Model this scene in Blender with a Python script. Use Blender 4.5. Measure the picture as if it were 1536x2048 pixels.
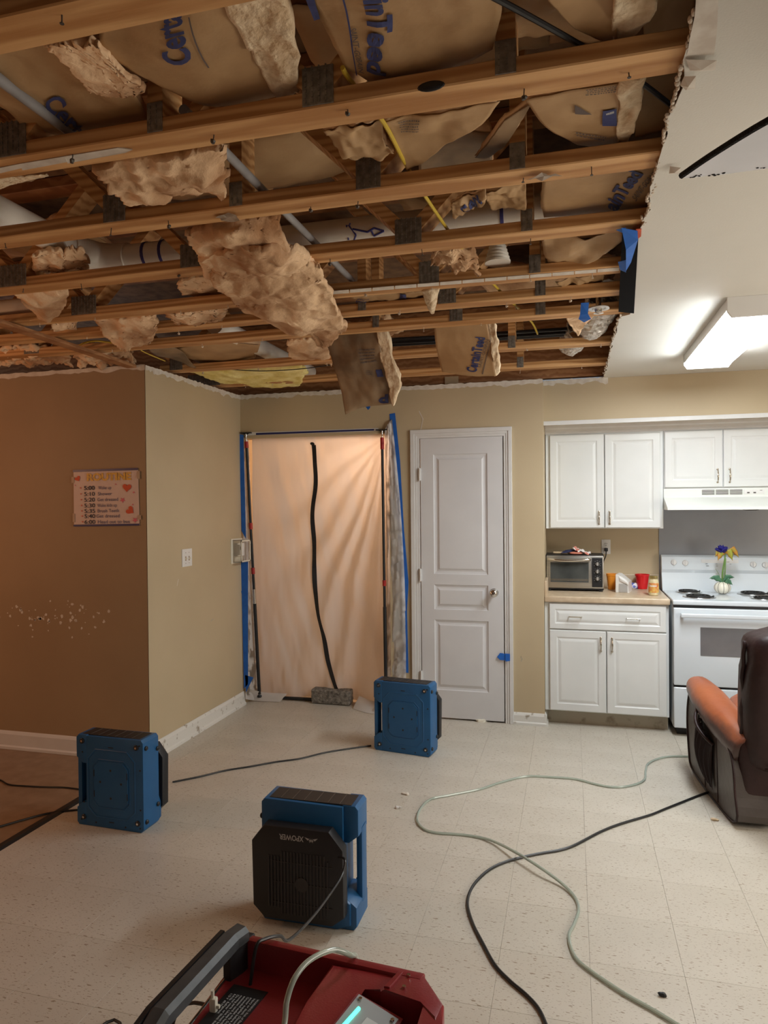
import bpy, bmesh, math, random
from mathutils import Vector, Matrix, noise as mn
for o in list(bpy.data.objects): bpy.data.objects.remove(o)
S = bpy.context.scene
COL = S.collection
# ------------------------------------------------------------------ camera
YAW, PITCH, ROLL, FPX, CZ = .261742, -.010554, .009055, 1401.7, 1.56
CAM = Vector((0, 0, CZ))
_f = Vector((-math.sin(YAW)*math.cos(PITCH), math.cos(YAW)*math.cos(PITCH), math.sin(PITCH)))
_r = Vector((math.cos(YAW), math.sin(YAW), 0)); _d = _f.cross(_r)
RR = math.cos(ROLL)*_r+math.sin(ROLL)*_d; DD = -math.sin(ROLL)*_r+math.cos(ROLL)*_d
cd = bpy.data.cameras.new('camera'); cam = bpy.data.objects.new('camera', cd); COL.objects.link(cam)
cd.sensor_fit = 'VERTICAL'; cd.sensor_height = 24; cd.lens = 24*FPX/2048; cd.clip_start = .05
cam.matrix_world = Matrix(((RR.x, -DD.x, -_f.x, 0), (RR.y, -DD.y, -_f.y, 0), (RR.z, -DD.z, -_f.z, CZ), (0, 0, 0, 1)))
S.camera = cam
# ------------------------------------------------------------------ light
W = bpy.data.worlds.new('world'); S.world = W; W.use_nodes = True
W.node_tree.nodes['Background'].inputs[0].default_value = (.75, .8, .9, 1)
W.node_tree.nodes['Background'].inputs[1].default_value = .3
def light(name, kind, loc, energy, color, size=.1, size_y=None, aim=None):
    l = bpy.data.lights.new(name, kind); l.energy = energy; l.color = color
    if kind == 'AREA':
        l.shape = 'RECTANGLE'; l.size = size; l.size_y = size_y or size
    elif kind == 'POINT': l.shadow_soft_size = size
    o = bpy.data.objects.new(name, l); COL.objects.link(o); o.location = loc
    if aim: o.rotation_euler = (Vector(aim)-Vector(loc)).to_track_quat('-Z', 'Y').to_euler()
    return o
LAMP = 46.0                       # diffuser of the kitchen fluorescent
light('rear_fill', 'AREA', (.6, -2.4, 1.5), 2.5, (.92, .96, 1), 2.4, 1.3, (-.6, 3, 1.2))  # added soft fill behind the camera, no window modelled
light('side_fill', 'AREA', (2.5, 2.3, 1.25), 42, (1, .93, .83), 1.5, 1.2, (-1, 2.5, 1.7))  # added fill from the right, brightens joist undersides and left wall
light('hall_lamp', 'POINT', (-4.5, 2.0, 1.9), 36, (1, .50, .27), .12)
light('left_warm_fill', 'POINT', (-3.4, .4, .9), 14, (1, .60, .33), .25)  # added warm ambient fill, not an actual lamp in the room
light('corridor_lamp', 'POINT', (-1.45, 5.62, 2.2), 25, (1, .62, .40), .10)
S.view_settings.view_transform = 'Standard'; S.view_settings.look = 'None'
S.view_settings.gamma = 1; S.view_settings.use_curve_mapping = False
S.view_settings.exposure = .07
# ------------------------------------------------------------------ pixel helpers (photo frame 1536 x 2048)
def ray(x, y): return RR*((x-768)/FPX)+DD*((y-1024)/FPX)+_f
def uz(x, y, z=0.0):
    d = ray(x, y); return CAM+d*((z-CZ)/d.z)
def uy(x, y, Y):
    d = ray(x, y); return CAM+d*(Y/d.y)
def ux(x, y, X):
    d = ray(x, y); return CAM+d*(X/d.x)
def proj(p):
    v = p-CAM; w = v.dot(_f); return 768+FPX*v.dot(RR)/w, 1024+FPX*v.dot(DD)/w
# ------------------------------------------------------------------ materials
def mat(name, c1, c2=None, scale=8, rough=.5, metal=0, bump=0, bscale=60, stretch=(1, 1, 1), det=6, lo=.35, hi=.65,
        spec=.5, trans=0, emis=None, estr=0, coat=0, wave=False, alpha=None):
    m = bpy.data.materials.new(name); m.use_nodes = True; N = m.node_tree.nodes; L = m.node_tree.links
    b = N['Principled BSDF']; c2 = c2 or c1
    b.inputs['Roughness'].default_value = rough; b.inputs['Metallic'].default_value = metal
    b.inputs['Specular IOR Level'].default_value = spec; b.inputs['Transmission Weight'].default_value = trans
    b.inputs['Coat Weight'].default_value = coat
    tc = N.new('ShaderNodeTexCoord'); mp = N.new('ShaderNodeMapping'); mp.inputs['Scale'].default_value = stretch
    L.new(tc.outputs['Object'], mp.inputs[0])
    if c1 != c2:
        n = N.new('ShaderNodeTexNoise'); n.inputs['Scale'].default_value = scale; n.inputs['Detail'].default_value = det
        L.new(mp.outputs[0], n.inputs['Vector'])
        src = n.outputs['Fac']
        if wave:
            wv = N.new('ShaderNodeTexWave'); wv.inputs['Scale'].default_value = scale; wv.inputs['Distortion'].default_value = 9
            wv.inputs['Detail'].default_value = 3; wv.bands_direction = 'Z'; L.new(mp.outputs[0], wv.inputs['Vector']); 
            mx = N.new('ShaderNodeMath'); mx.operation = 'ADD'; L.new(wv.outputs['Fac'], mx.inputs[0]); L.new(src, mx.inputs[1])
            hf = N.new('ShaderNodeMath'); hf.operation = 'MULTIPLY'; hf.inputs[1].default_value = .5; L.new(mx.outputs[0], hf.inputs[0]); src = hf.outputs[0]
        r = N.new('ShaderNodeValToRGB'); r.color_ramp.elements[0].position = lo; r.color_ramp.elements[1].position = hi
        r.color_ramp.elements[0].color = (*c1, 1); r.color_ramp.elements[1].color = (*c2, 1)
        L.new(src, r.inputs[0]); L.new(r.outputs[0], b.inputs['Base Color'])
    else: b.inputs['Base Color'].default_value = (*c1, 1)
    if bump:
        n2 = N.new('ShaderNodeTexNoise'); n2.inputs['Scale'].default_value = bscale; n2.inputs['Detail'].default_value = 5
        L.new(mp.outputs[0], n2.inputs['Vector']); bp = N.new('ShaderNodeBump'); bp.inputs['Strength'].default_value = bump
        bp.inputs['Distance'].default_value = .01
        L.new(n2.outputs['Fac'], bp.inputs['Height']); L.new(bp.outputs[0], b.inputs['Normal'])
    if emis: b.inputs['Emission Color'].default_value = (*emis, 1); b.inputs['Emission Strength'].default_value = estr
    return m
M = dict(
 tan=mat('tan_paint', (.52, .415, .265), (.565, .455, .295), 1.6, .55, bump=.06, bscale=140),
 brown=mat('hall_paint', (.34, .235, .135), (.39, .275, .16), 1.3, .6, bump=.06, bscale=140),
 bouncecut=mat('bounce_cut_brown', (.10, .07, .05), (.13, .09, .06), 2, .7),  # unseen walls coloured dark to cut bounce light into the room
 mblack=mat('matte_black', (.008, .007, .007), None, rough=.95, spec=.05),
 ceil=mat('ceiling_paint', (.69, .665, .60), (.73, .705, .64), 2, .8, bump=.08, bscale=200),
 paper=mat('drywall_paper', (.62, .55, .47), (.75, .70, .62), 25, .85),
 gyp=mat('gypsum', (.68, .60, .50), (.5, .40, .30), 30, .9, bump=.3),
 trim=mat('trim_white', (.74, .73, .715), (.68, .665, .64), 9, .4, lo=.3, hi=.8),
 oldtrim=mat('worn_white', (.75, .73, .68), (.36, .30, .23), 18, .5, lo=.58, hi=.66),
 door=mat('door_white', (.69, .685, .69), (.66, .655, .66), 5, .38),
 cab=mat('cabinet_white', (.79, .80, .785), (.75, .765, .75), 4, .33),
 kick=mat('toekick_dirty', (.46, .41, .32), (.20, .15, .10), 16, .7, lo=.55, hi=.78),
 lam=mat('laminate_beige', (.66, .53, .38), (.55, .42, .28), 22, .35),
 enamel=mat('white_enamel', (.72, .78, .83), None, rough=.14, coat=.5),
 hood=mat('hood_enamel', (.80, .82, .78), None, rough=.3),
 tile=mat('vinyl_tile', (.56, .51, .43), (.60, .55, .47), 3, .38, bump=.02, bscale=30),
 hallfloor=mat('hall_vinyl', (.27, .17, .10), (.34, .22, .135), 12, .45, bump=.05),
 grout=mat('tile_joint', (.34, .29, .23), None, rough=.8),
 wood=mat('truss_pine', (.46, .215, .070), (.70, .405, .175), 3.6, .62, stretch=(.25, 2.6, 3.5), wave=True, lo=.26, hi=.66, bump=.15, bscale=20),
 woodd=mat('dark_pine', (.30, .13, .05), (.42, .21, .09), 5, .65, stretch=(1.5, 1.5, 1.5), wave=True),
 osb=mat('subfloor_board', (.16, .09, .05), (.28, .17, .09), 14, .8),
 steel=mat('nail_plate_steel', (.30, .27, .23), (.17, .15, .125), 60, .5, metal=.4),
 nail=mat('nail_steel', (.10, .09, .08), None, rough=.5, metal=.6),
 kraft=mat('kraft_paper', (.37, .22, .10), (.50, .315, .155), 5, .6, bump=.35, bscale=14),
 kraftd=mat('stained_kraft_paper', (.16, .105, .06), (.34, .225, .125), 4, .6, bump=.3, bscale=14, lo=.4, hi=.62),
 fib=mat('fiberglass_tan', (.34, .155, .06), (.90, .63, .39), 2.6, .95, bump=.6, bscale=42, lo=.36, hi=.58, det=9),
 fibe=mat('fiberglass_edge', (.60, .42, .25), (.86, .71, .50), 22, .95, bump=1, bscale=45, det=8),
 fiby=mat('fiberglass_yellow', (.74, .60, .17), (.95, .85, .40), 8, .95, bump=.9, bscale=26, det=8),
 ink=mat('blue_ink', (.045, .06, .19), (.035, .045, .14), 30, .6),
 inkd=mat('faded_ink', (.13, .10, .09), None, rough=.7),
 pvc=mat('pvc_white', (.86, .82, .74), (.78, .73, .64), 6, .35),
 pvcw=mat('pvc_marker', (.05, .05, .22), None, rough=.5),
 conduit=mat('grey_pipe', (.33, .32, .32), (.25, .24, .24), 12, .35),
 foil=mat('foil', (.88, .86, .82), (.6, .57, .52), 30, .25, metal=.45, bump=1, bscale=40),
 black=mat('black_plastic', (.012, .012, .014), None, rough=.45),
 blackg=mat('grille_black', (.025, .022, .022), None, rough=.5),
 masking=mat('old_clear_tape', (.50, .38, .27), None, rough=.6),
 cord=mat('black_cord', (.012, .012, .013), None, rough=.38),
 yel=mat('yellow_cable', (.62, .44, .05), None, rough=.45),
 blue=mat('blue_housing', (.010, .09, .235), (.012, .10, .255), 12, .42, bump=.05, bscale=300),
 bluetape=mat('painters_tape', (.01, .115, .50), (.013, .14, .56), 20, .6),
 dtape=mat('dark_tape', (.015, .02, .12), None, rough=.4),
 gray=mat('logo_silver', (.42, .41, .40), None, rough=.4),
 red=mat('red_shell', (.23, .017, .02), (.255, .02, .024), 7, .36, bump=.06, bscale=220),
 hblack=mat('handle_black', (.045, .05, .055), (.065, .07, .075), 30, .42),
 lens=mat('display_grey', (.33, .35, .36), None, rough=.4),
 white=mat('white_plastic', (.78, .77, .75), None, rough=.35),
 lcd=mat('lcd_pale', (.62, .66, .67), None, rough=.2),
 led=mat('led_green', (.1, .8, .6), None, rough=.3, emis=(.12, 1, .68), estr=1.6),
 leather=mat('dark_leather', (.020, .008, .008), (.034, .015, .014), 9, .45, spec=.3, bump=.25, bscale=26),
 leatherg=mat('grey_leather', (.085, .07, .062), (.06, .047, .042), 6, .4, bump=.2, bscale=26),
 leathero=mat('worn_orange_leather', (.46, .13, .045), (.36, .09, .035), 6, .36, bump=.15, bscale=30),
 brick=mat('concrete_paver', (.30, .27, .23), (.11, .095, .08), 55, .95, bump=1, bscale=60, det=9),
 chrome=mat('chrome', (.75, .72, .68), None, rough=.14, metal=1),
 bronze=mat('brushed_nickel', (.55, .49, .40), None, rough=.25, metal=1),
 sst=mat('toaster_steel', (.50, .48, .44), (.42, .40, .37), 4, .3, metal=.9, stretch=(1, 1, 20)),
 glassd=mat('dark_glass', (.045, .05, .05), (.10, .105, .10), 5, .12, coat=.4),
 grayglass=mat('oven_window', (.16, .16, .165), (.20, .20, .205), 4, .2),
 panel=mat('grey_wall_panel', (.30, .31, .33), (.37, .38, .40), 2, .35),
 coil=mat('burner_coil', (.012, .012, .012), None, rough=.5),
 drip=mat('drip_pan', (.62, .62, .62), None, rough=.25, metal=.9),
 orange=mat('orange_plastic', (.90, .31, .03), None, rough=.3),
 redp=mat('red_plastic', (.62, .01, .015), None, rough=.25),
 jar=mat('jar_contents', (.62, .52, .30), (.70, .62, .40), 20, .2, coat=.6),
 gold=mat('gold_lid', (.45, .36, .15), None, rough=.3, metal=.8),
 goldg=mat('gold_letters', (.85, .50, .06), (.55, .33, .05), 60, .5),
 lab=mat('jar_label', (.72, .50, .12), (.60, .09, .03), 40, .5),
 pap=mat('poster_paper', (.74, .60, .54), (.70, .56, .50), 4, .6),
 marker=mat('marker_black', (.03, .03, .05), None, rough=.6),
 markb=mat('marker_blue_grey', (.12, .12, .22), None, rough=.6),
 heart=mat('heart_orange', (.65, .10, .035), None, rough=.6),
 star=mat('star_pink', (.70, .16, .22), None, rough=.6),
 rose=mat('rose_blue', (.012, .010, .16), (.02, .015, .26), 40, .7),
 leafy=mat('autumn_leaf', (.30, .34, .04), (.62, .18, .03), 30, .5),
 leafg=mat('green_leaf', (.05, .16, .09), (.10, .24, .13), 40, .5),
 stem=mat('green_stem', (.14, .26, .06), None, rough=.5),
 vase=mat('ivory_ceramic', (.82, .78, .66), None, rough=.25),
 pink=mat('salmon_oval', (.72, .25, .17), None, rough=.6),
 navy=mat('navy_cloth', (.03, .035, .10), None, rough=.8),
 woodsp=mat('light_wood', (.55, .40, .24), None, rough=.6),
 dustblade=mat('fan_blade_white', (.93, .95, 1), (.84, .87, .92), 6, .4),
 dust=mat('black_dust', (.01, .01, .01), None, rough=1, bump=.8, bscale=200),
 redk=mat('red_collar', (.38, .015, .015), None, rough=.4),
)
# tile flecks: long dark/brown chips like commercial vinyl tile
def flecks():
    m = M['tile']; N = m.node_tree.nodes; L = m.node_tree.links; b = N['Principled BSDF']; src = b.inputs['Base Color'].links[0].from_socket
    geo = N.new('ShaderNodeNewGeometry'); mp = N.new('ShaderNodeMapping'); mp.inputs['Scale'].default_value = (1, 3.2, 1)
    mp.inputs['Rotation'].default_value = (0, 0, .12); L.new(geo.outputs['Position'], mp.inputs[0])
    prev = src
    for sc, pos, col in ((40, .30, (.30, .23, .16)), (85, .31, (.33, .26, .19))):
        n = N.new('ShaderNodeTexNoise'); n.inputs['Scale'].default_value = sc; n.inputs['Detail'].default_value = 1
        L.new(mp.outputs[0], n.inputs['Vector'])
        r = N.new('ShaderNodeValToRGB'); r.color_ramp.elements[0].position = pos; r.color_ramp.elements[1].position = pos+.03
        r.color_ramp.elements[0].color = (1, 1, 1, 1); r.color_ramp.elements[1].color = (0, 0, 0, 1); L.new(n.outputs['Fac'], r.inputs[0])
        mx = N.new('ShaderNodeMixRGB'); mx.inputs[2].default_value = (*col, 1); L.new(r.outputs[0], mx.inputs[0]); L.new(prev, mx.inputs[1]); prev = mx.outputs[0]
    L.new(prev, b.inputs['Base Color'])
flecks()
def special():
    m = bpy.data.materials.new('plastic_sheeting'); m.use_nodes = True; N = m.node_tree.nodes; L = m.node_tree.links
    out = N['Material Output']; b = N['Principled BSDF']; b.inputs['Base Color'].default_value = (.80, .77, .74, 1); b.inputs['Roughness'].default_value = .35
    t = N.new('ShaderNodeBsdfTranslucent'); t.inputs[0].default_value = (.90, .86, .82, 1)
    mx = N.new('ShaderNodeMixShader'); mx.inputs[0].default_value = .38; L.new(b.outputs[0], mx.inputs[1]); L.new(t.outputs[0], mx.inputs[2]); L.new(mx.outputs[0], out.inputs[0]); M['film'] = m
    m = bpy.data.materials.new('lamp_diffuser'); m.use_nodes = True; N = m.node_tree.nodes; b = N['Principled BSDF']
    b.inputs['Base Color'].default_value = (.9, .9, .9, 1); b.inputs['Emission Color'].default_value = (.90, .965, 1, 1); b.inputs['Emission Strength'].default_value = LAMP; M['lamp'] = m
    m = mat('clear_tube', (.62, .70, .62), None, rough=.12, trans=.55, spec=.6); M['tube'] = m
    m = mat('clear_guard', (.92, .89, .82), None, rough=.05, trans=.92); M['guard'] = m
special()
# ------------------------------------------------------------------ object helpers
ROOT = {}
def tag(o, label=None, cat=None, group=None, kind=None):
    if label: o['label'] = label
    if cat: o['category'] = cat
    if group: o['group'] = group
    if kind: o['kind'] = kind
    return o
def thing(name, label, cat, loc=(0, 0, 0), rz=0, group=None):
    o = bpy.data.objects.new(name, None); COL.objects.link(o); o.location = loc; o.rotation_euler = (0, 0, rz); o.empty_display_size = .1
    ROOT[o] = (Matrix.Translation(Vector(loc)) @ Matrix.Rotation(rz, 4, 'Z')).inverted()
    return tag(o, label, cat, group)
class MB:
    def __init__(s): s.bm = bmesh.new()
    def box(s, x0, x1, y0, y1, z0, z1, bev=0, seg=2, mtx=None):
        r = bmesh.ops.create_cube(s.bm, size=1); vs = r['verts']
        for v in vs: v.co = Vector(((x0+x1)/2+v.co.x*(x1-x0), (y0+y1)/2+v.co.y*(y1-y0), (z0+z1)/2+v.co.z*(z1-z0)))
        if bev:
            es = list({e for v in vs for e in v.link_edges})
            r = bmesh.ops.bevel(s.bm, geom=es, offset=bev, segments=seg, profile=.6, affect='EDGES'); vs = list({v for f in r['faces'] for v in f.verts}|set(v for v in vs if v.is_valid))
        if mtx is not None:
            for v in vs: v.co = mtx @ v.co
        return s
    def prism(s, pts, a, b, axis='y', bev=0):
        def P(p, h): return {'y': (p[0], h, p[1]), 'x': (h, p[0], p[1]), 'z': (p[0], p[1], h)}[axis]
        A = [s.bm.verts.new(P(p, a)) for p in pts]; B = [s.bm.verts.new(P(p, b)) for p in pts]
        n = len(pts); fs = [s.bm.faces.new(A), s.bm.faces.new(B[::-1])]
        for i in range(n): fs.append(s.bm.faces.new((A[i], B[i], B[(i+1) % n], A[(i+1) % n])))
        if bev:
            es = list({e for f in fs[:2] for e in f.edges}); bmesh.ops.bevel(s.bm, geom=es, offset=bev, segments=2, profile=.6, affect='EDGES')
        return s
    def tube(s, pts, r, seg=8, close=True, smooth=True):
        pts = [Vector(p) for p in pts]; rings = []; n = len(pts); up = Vector((0, 0, 1)); last = None
        for i, p in enumerate(pts):
            t = (pts[min(i+1, n-1)]-pts[max(i-1, 0)]).normalized()
            if last is None:
                a = t.cross(up); a = a if a.length > .05 else t.cross(Vector((1, 0, 0)))
            else: a = last-t*last.dot(t)
            a.normalize(); last = a; b = t.cross(a); rr = r[i] if isinstance(r, (list, tuple)) else r
            rings.append([s.bm.verts.new(p+(a*math.cos(k*2*math.pi/seg)+b*math.sin(k*2*math.pi/seg))*rr) for k in range(seg)])
        for i in range(n-1):
            for k in range(seg): s.bm.faces.new((rings[i][k], rings[i][(k+1) % seg], rings[i+1][(k+1) % seg], rings[i+1][k]))
        if close: s.bm.faces.new(rings[0][::-1]); s.bm.faces.new(rings[-1])
        return s
    def lathe(s, prof, c=(0, 0, 0), seg=20, axis='z', rib=0, nr=8):
        rings = []
        for r, h in prof:
            ring = []
            for k in range(seg):
                a = k*2*math.pi/seg; q = r*(1-rib*(1-abs(math.sin(a*nr/2)))) if rib else r
                x, y = q*math.cos(a), q*math.sin(a)
                p = {'z': (x, y, h), 'y': (x, h, y), 'x': (h, x, y)}[axis]
                ring.append(s.bm.verts.new(Vector(c)+Vector(p)))
            rings.append(ring)
        for i in range(len(rings)-1):
            for k in range(seg): s.bm.faces.new((rings[i][k], rings[i][(k+1) % seg], rings[i+1][(k+1) % seg], rings[i+1][k]))
        s.bm.faces.new(rings[0][::-1]); s.bm.faces.new(rings[-1]); return s
    def quad(s, pts): s.bm.faces.new([s.bm.verts.new(p) for p in pts]); return s
    def panel(s, x0, x1, z0, z1, y, prof):   # nested rings: (inset, depth towards +y)
        rings = []
        for ins, dy in prof:
            rings.append([s.bm.verts.new(p) for p in ((x0+ins, y+dy, z0+ins), (x1-ins, y+dy, z0+ins), (x1-ins, y+dy, z1-ins), (x0+ins, y+dy, z1-ins))])
        for a, b in zip(rings, rings[1:]):
            for k in range(4): s.bm.faces.new((a[k], a[(k+1) % 4], b[(k+1) % 4], b[k]))
        s.bm.faces.new(rings[-1]); return s
    def blob(s, c, r, e=.6, seg=20, rings=12, mtx=None, amp=0, fr=5, seed=0):
        g = []
        def sp(v, p): return math.copysign(abs(v)**p, v)
        for i in range(rings+1):
            t = -math.pi/2+math.pi*i/rings; row = []
            for k in range(seg):
                a = 2*math.pi*k/seg
                p = Vector((r[0]*sp(math.cos(t), e)*sp(math.cos(a), e), r[1]*sp(math.cos(t), e)*sp(math.sin(a), e), r[2]*sp(math.sin(t), e)))
                if amp: p *= 1+amp*mn.noise(p*fr+Vector((seed, seed, 0)))
                if mtx is not None: p = mtx @ p
                row.append(s.bm.verts.new(Vector(c)+p))
            g.append(row)
        for i in range(rings):
            for k in range(seg): s.bm.faces.new((g[i][k], g[i][(k+1) % seg], g[i+1][(k+1) % seg], g[i+1][k]))
        bmesh.ops.remove_doubles(s.bm, verts=g[0]+g[-1], dist=1e-5); return s
    def text(s, body, fn, bold=.0, sub=0):
        "fn maps text coordinates (0..1 along, 0..1 up) to a point"
        cu = bpy.data.curves.new('t', 'FONT'); cu.body = body; cu.size = 1; cu.offset = bold; cu.resolution_u = 3
        ob = bpy.data.objects.new('t', cu); me = bpy.data.meshes.new_from_object(ob); bpy.data.objects.remove(ob)
        b = bmesh.new(); b.from_mesh(me); bpy.data.meshes.remove(me); bpy.data.curves.remove(cu)
        bmesh.ops.remove_doubles(b, verts=b.verts, dist=1e-5)
        for _ in range(sub):
            es = [e for e in b.edges if e.calc_length() > .25]
            if es: bmesh.ops.subdivide_edges(b, edges=es, cuts=1); bmesh.ops.triangulate(b, faces=b.faces)
        w = max(v.co.x for v in b.verts) or 1
        h = .72
        mp = {}
        for v in b.verts: mp[v] = s.bm.verts.new(fn(v.co.x/w, v.co.y/h))
        for f in b.faces:
            try: s.bm.faces.new([mp[v] for v in f.verts])
            except ValueError: pass
        b.free(); return s
    def build(s, name, m, parent=None, smooth=False, local=False, kind=None, autos=None):
        me = bpy.data.meshes.new(name); bmesh.ops.recalc_face_normals(s.bm, faces=s.bm.faces)
        if parent is not None and not local:
            r = parent
            while r.parent: r = r.parent
            if r in ROOT: s.bm.transform(ROOT[r])
        s.bm.to_mesh(me); s.bm.free(); me.materials.append(M[m] if isinstance(m, str) else m)
        if smooth or autos:
            for p in me.polygons: p.use_smooth = True
            if autos or smooth == 'auto':
                me.set_sharp_from_angle(angle=math.radians(38))
        o = bpy.data.objects.new(name, me); COL.objects.link(o); o.parent = parent
        if kind: o['kind'] = kind
        return o
def thicken(b, th):
    b.bm.normal_update(); fs = b.bm.faces[:]; n = sum((f.normal for f in fs), Vector()).normalized()
    if n.dot(fs[0].calc_center_median()-CAM) < 0: n = -n
    e = bmesh.ops.extrude_face_region(b.bm, geom=fs)
    for v in e['geom']:
        if isinstance(v, bmesh.types.BMVert): v.co += n*th
def copy_tree(o, parent=None):
    c = o.copy(); COL.objects.link(c); c.parent = parent
    if o in ROOT: ROOT[c] = ROOT[o]
    for ch in list(o.children): copy_tree(ch, c)
    return c
def smoothpath(pts, n=8):
    pts = [Vector(p) for p in pts]; out = []
    for i in range(len(pts)-1):
        p0, p1, p2, p3 = pts[max(i-1, 0)], pts[i], pts[i+1], pts[min(i+2, len(pts)-1)]
        for k in range(n):
            t = k/n; out.append(.5*((2*p1)+(p2-p0)*t+(2*p0-5*p1+4*p2-p3)*t*t+(3*p1-p0-3*p2+p3)*t**3))
    out.append(pts[-1]); return out
# ------------------------------------------------------------------ room shell
ZC = 2.43
def jagged(n, a, b, amp, seed):
    return [(a+(b-a)*i/n, amp*(mn.noise(Vector((i*.55, seed, 0)))+.5*mn.noise(Vector((i*1.7, seed, 3))))) for i in range(n+1)]
fl = MB(); fl.box(-2.55, 2.6, -2.6, 6.7, -.1, -.004); floor = fl.build('floor', 'grout'); floor['kind'] = 'structure'
tm = MB(); tm.box(-.14965, .14965, -.14965, .14965, -.004, 0, .0004, 1)
t0 = tm.build('tile', 'tile', floor); k = 0
for i in range(-9, 9):
    for j in range(-6, 11):
        x = .20+.3*i; y = 2.31+.3*j
        if x < -2.42 or x > 2.5 or y < .5 or math.hypot(x, 0) > y*1.15+.5: continue
        if k == 0: o = t0
        else: o = t0.copy(); COL.objects.link(o)
        o.parent = floor; o.location = (x, y, 0); k += 1
fr = MB()
fr.box(-2.55, -2.3505, .36, 5.46, -.004, 0); fr.box(-2.55, 2.6, -2.6, .36, -.004, 0); fr.box(-2.55, 2.6, 5.46, 6.7, -.004, -.0005)
fr.build('tile_field', 'tile', floor)
b = MB(); b.box(-5.1, -2.55, -2.6, 3.75, -.1, -.001); b.build('floor_hall', 'hallfloor')['kind'] = 'structure'
b = MB(); b.prism([(-2.575, 0), (-2.565, .008), (-2.535, .009), (-2.52, 0)], .2, 3.75, 'y'); b.build('trim_1', 'black')['kind'] = 'structure'
b = MB(); b.box(-5.1, -2.5, 3.75, 3.86, 0, 2.415); wb = b.build('wall_hall', 'brown'); wb['kind'] = 'structure'
b = MB(); b.box(-2.61, -2.5, 3.861, 6.6, 0, 2.415); b.box(-2.503, -2.4997, 3.75, 3.862, 0, 2.415); wl = b.build('wall_left', 'tan'); wl['kind'] = 'structure'
YW = 5.014
b = MB()
b.box(-2.5, -1.30, YW, YW+.115, 2.085, 2.415); b.box(-1.30, -1.085, YW, YW+.115, 0, 2.415); b.box(-1.085, -.448, YW, YW+.115, 2.05, 2.415); b.box(-.448, -.19, YW, YW+.115, 0, 2.415)
b.box(-.30, -.19, YW+.115, 5.80, 0, 2.415)
wf = b.build('wall_far', 'tan'); wf['kind'] = 'structure'
b = MB(); b.box(-.19, 2.6, 5.68, 5.80, 0, 2.13); b.box(-.19, 2.6, 5.13, 5.80, 2.13, 2.43); wk = b.build('wall_kitchen', 'tan'); wk['kind'] = 'structure'
b = MB(); b.box(.638, 2.2, 5.672, 5.68, .6, 1.66); b.build('stove_splash_panel', 'panel', wk)
b = MB(); b.box(-.19, 2.6, 5.118, 5.132, 2.112, 2.142, .003); b.build('trim_2', 'trim')['kind'] = 'structure'
b = MB(); b.box(2.6, 2.7, -2.6, 5.8, 0, 2.43); b.build('wall_right', 'tan')['kind'] = 'structure'
b = MB(); b.box(-5.1, 2.7, -2.7, -2.6, 0, 2.9); b.build('wall_back', 'bouncecut')['kind'] = 'structure'
b = MB(); b.box(-5.2, -5.1, -2.7, 3.86, 0, 2.9); b.build('wall_hall_end', 'bouncecut')['kind'] = 'structure'
b = MB(); b.box(-2.5, -.3, 6.6, 6.7, 0, 2.6); b.box(-.9, -.8, 5.13, 6.6, 0, 2.5); b.build('wall_corridor', 'tan')['kind'] = 'structure'
b = MB(); b.box(-2.5, -.9, 5.13, 6.6, 2.415, 2.43); b.build('ceiling_corridor', 'ceil')['kind'] = 'structure'
# deck over the trusses
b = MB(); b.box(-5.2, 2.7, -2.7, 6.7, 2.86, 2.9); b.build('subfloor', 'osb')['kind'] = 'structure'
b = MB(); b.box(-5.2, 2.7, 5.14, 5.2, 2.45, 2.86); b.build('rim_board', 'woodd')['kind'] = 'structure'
# drywall ceiling right of the hole with torn edge
ed = jagged(150, .35, 5.128, .016, 4.2)
pts = []
for y, d in ed:
    x = .222+d
    if 2.36 < y < 3.45: x = .212+.055*(y-2.36)/1.09+.004*d
    pts.append((x, y))
b = MB(); n = len(pts)
for z0, z1 in ((ZC, ZC+.012),):
    lo = [b.bm.verts.new((x, y, z0)) for x, y in pts]; hi = [b.bm.verts.new((x+.004, y, z1)) for x, y in pts]
    lo2 = [b.bm.verts.new((2.6, y, z0)) for x, y in pts]; hi2 = [b.bm.verts.new((2.6, y, z1)) for x, y in pts]
    for i in range(n-1):
        b.bm.faces.new((lo[i], lo[i+1], lo2[i+1], lo2[i])); b.bm.faces.new((hi[i], hi2[i], hi2[i+1], hi[i+1])); b.bm.faces.new((lo[i], hi[i], hi[i+1], lo[i+1]))
b.box(-5.1, 2.6, -2.6, .35, ZC, ZC+.012)
ceil = b.build('ceiling', 'ceil'); ceil['kind'] = 'structure'
b = MB()   # crumbled gypsum lip along the cut
for y, d in jagged(260, .36, 5.1, .008, 9.9):
    if 2.36 < y < 3.45: continue
    x = .218+.016*(mn.noise(Vector((y*31*.55, 4.2, 0))))+d
    b.blob((x+.003, y, ZC+.005), (.004+.006*abs(mn.noise(Vector((y*20, 0, 0)))), .010, .006), .9, 6, 4, amp=.5, fr=60, seed=y*7)
b.build('gypsum_edge', 'gyp', ceil, kind='stuff')
b = MB()   # torn paper layer and curled flaps
z = ZC-.0012
P = [uz(*p, z) for p in ((1395, -5), (1437, -5), (1434, 62), (1428, 110), (1402, 128), (1382, 152), (1371, 160), (1362, 178), (1352, 205))]
Q = [uz(*p, z) for p in ((1392, -5), (1390, 30), (1380, 75), (1374, 110), (1366, 130), (1358, 150), (1350, 175), (1345, 200), (1342, 214))]
b.quad([P[0], P[1], P[2], P[3], Q[3], Q[2], Q[1], Q[0]]); b.build('torn_paper', 'paper', ceil)
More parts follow.
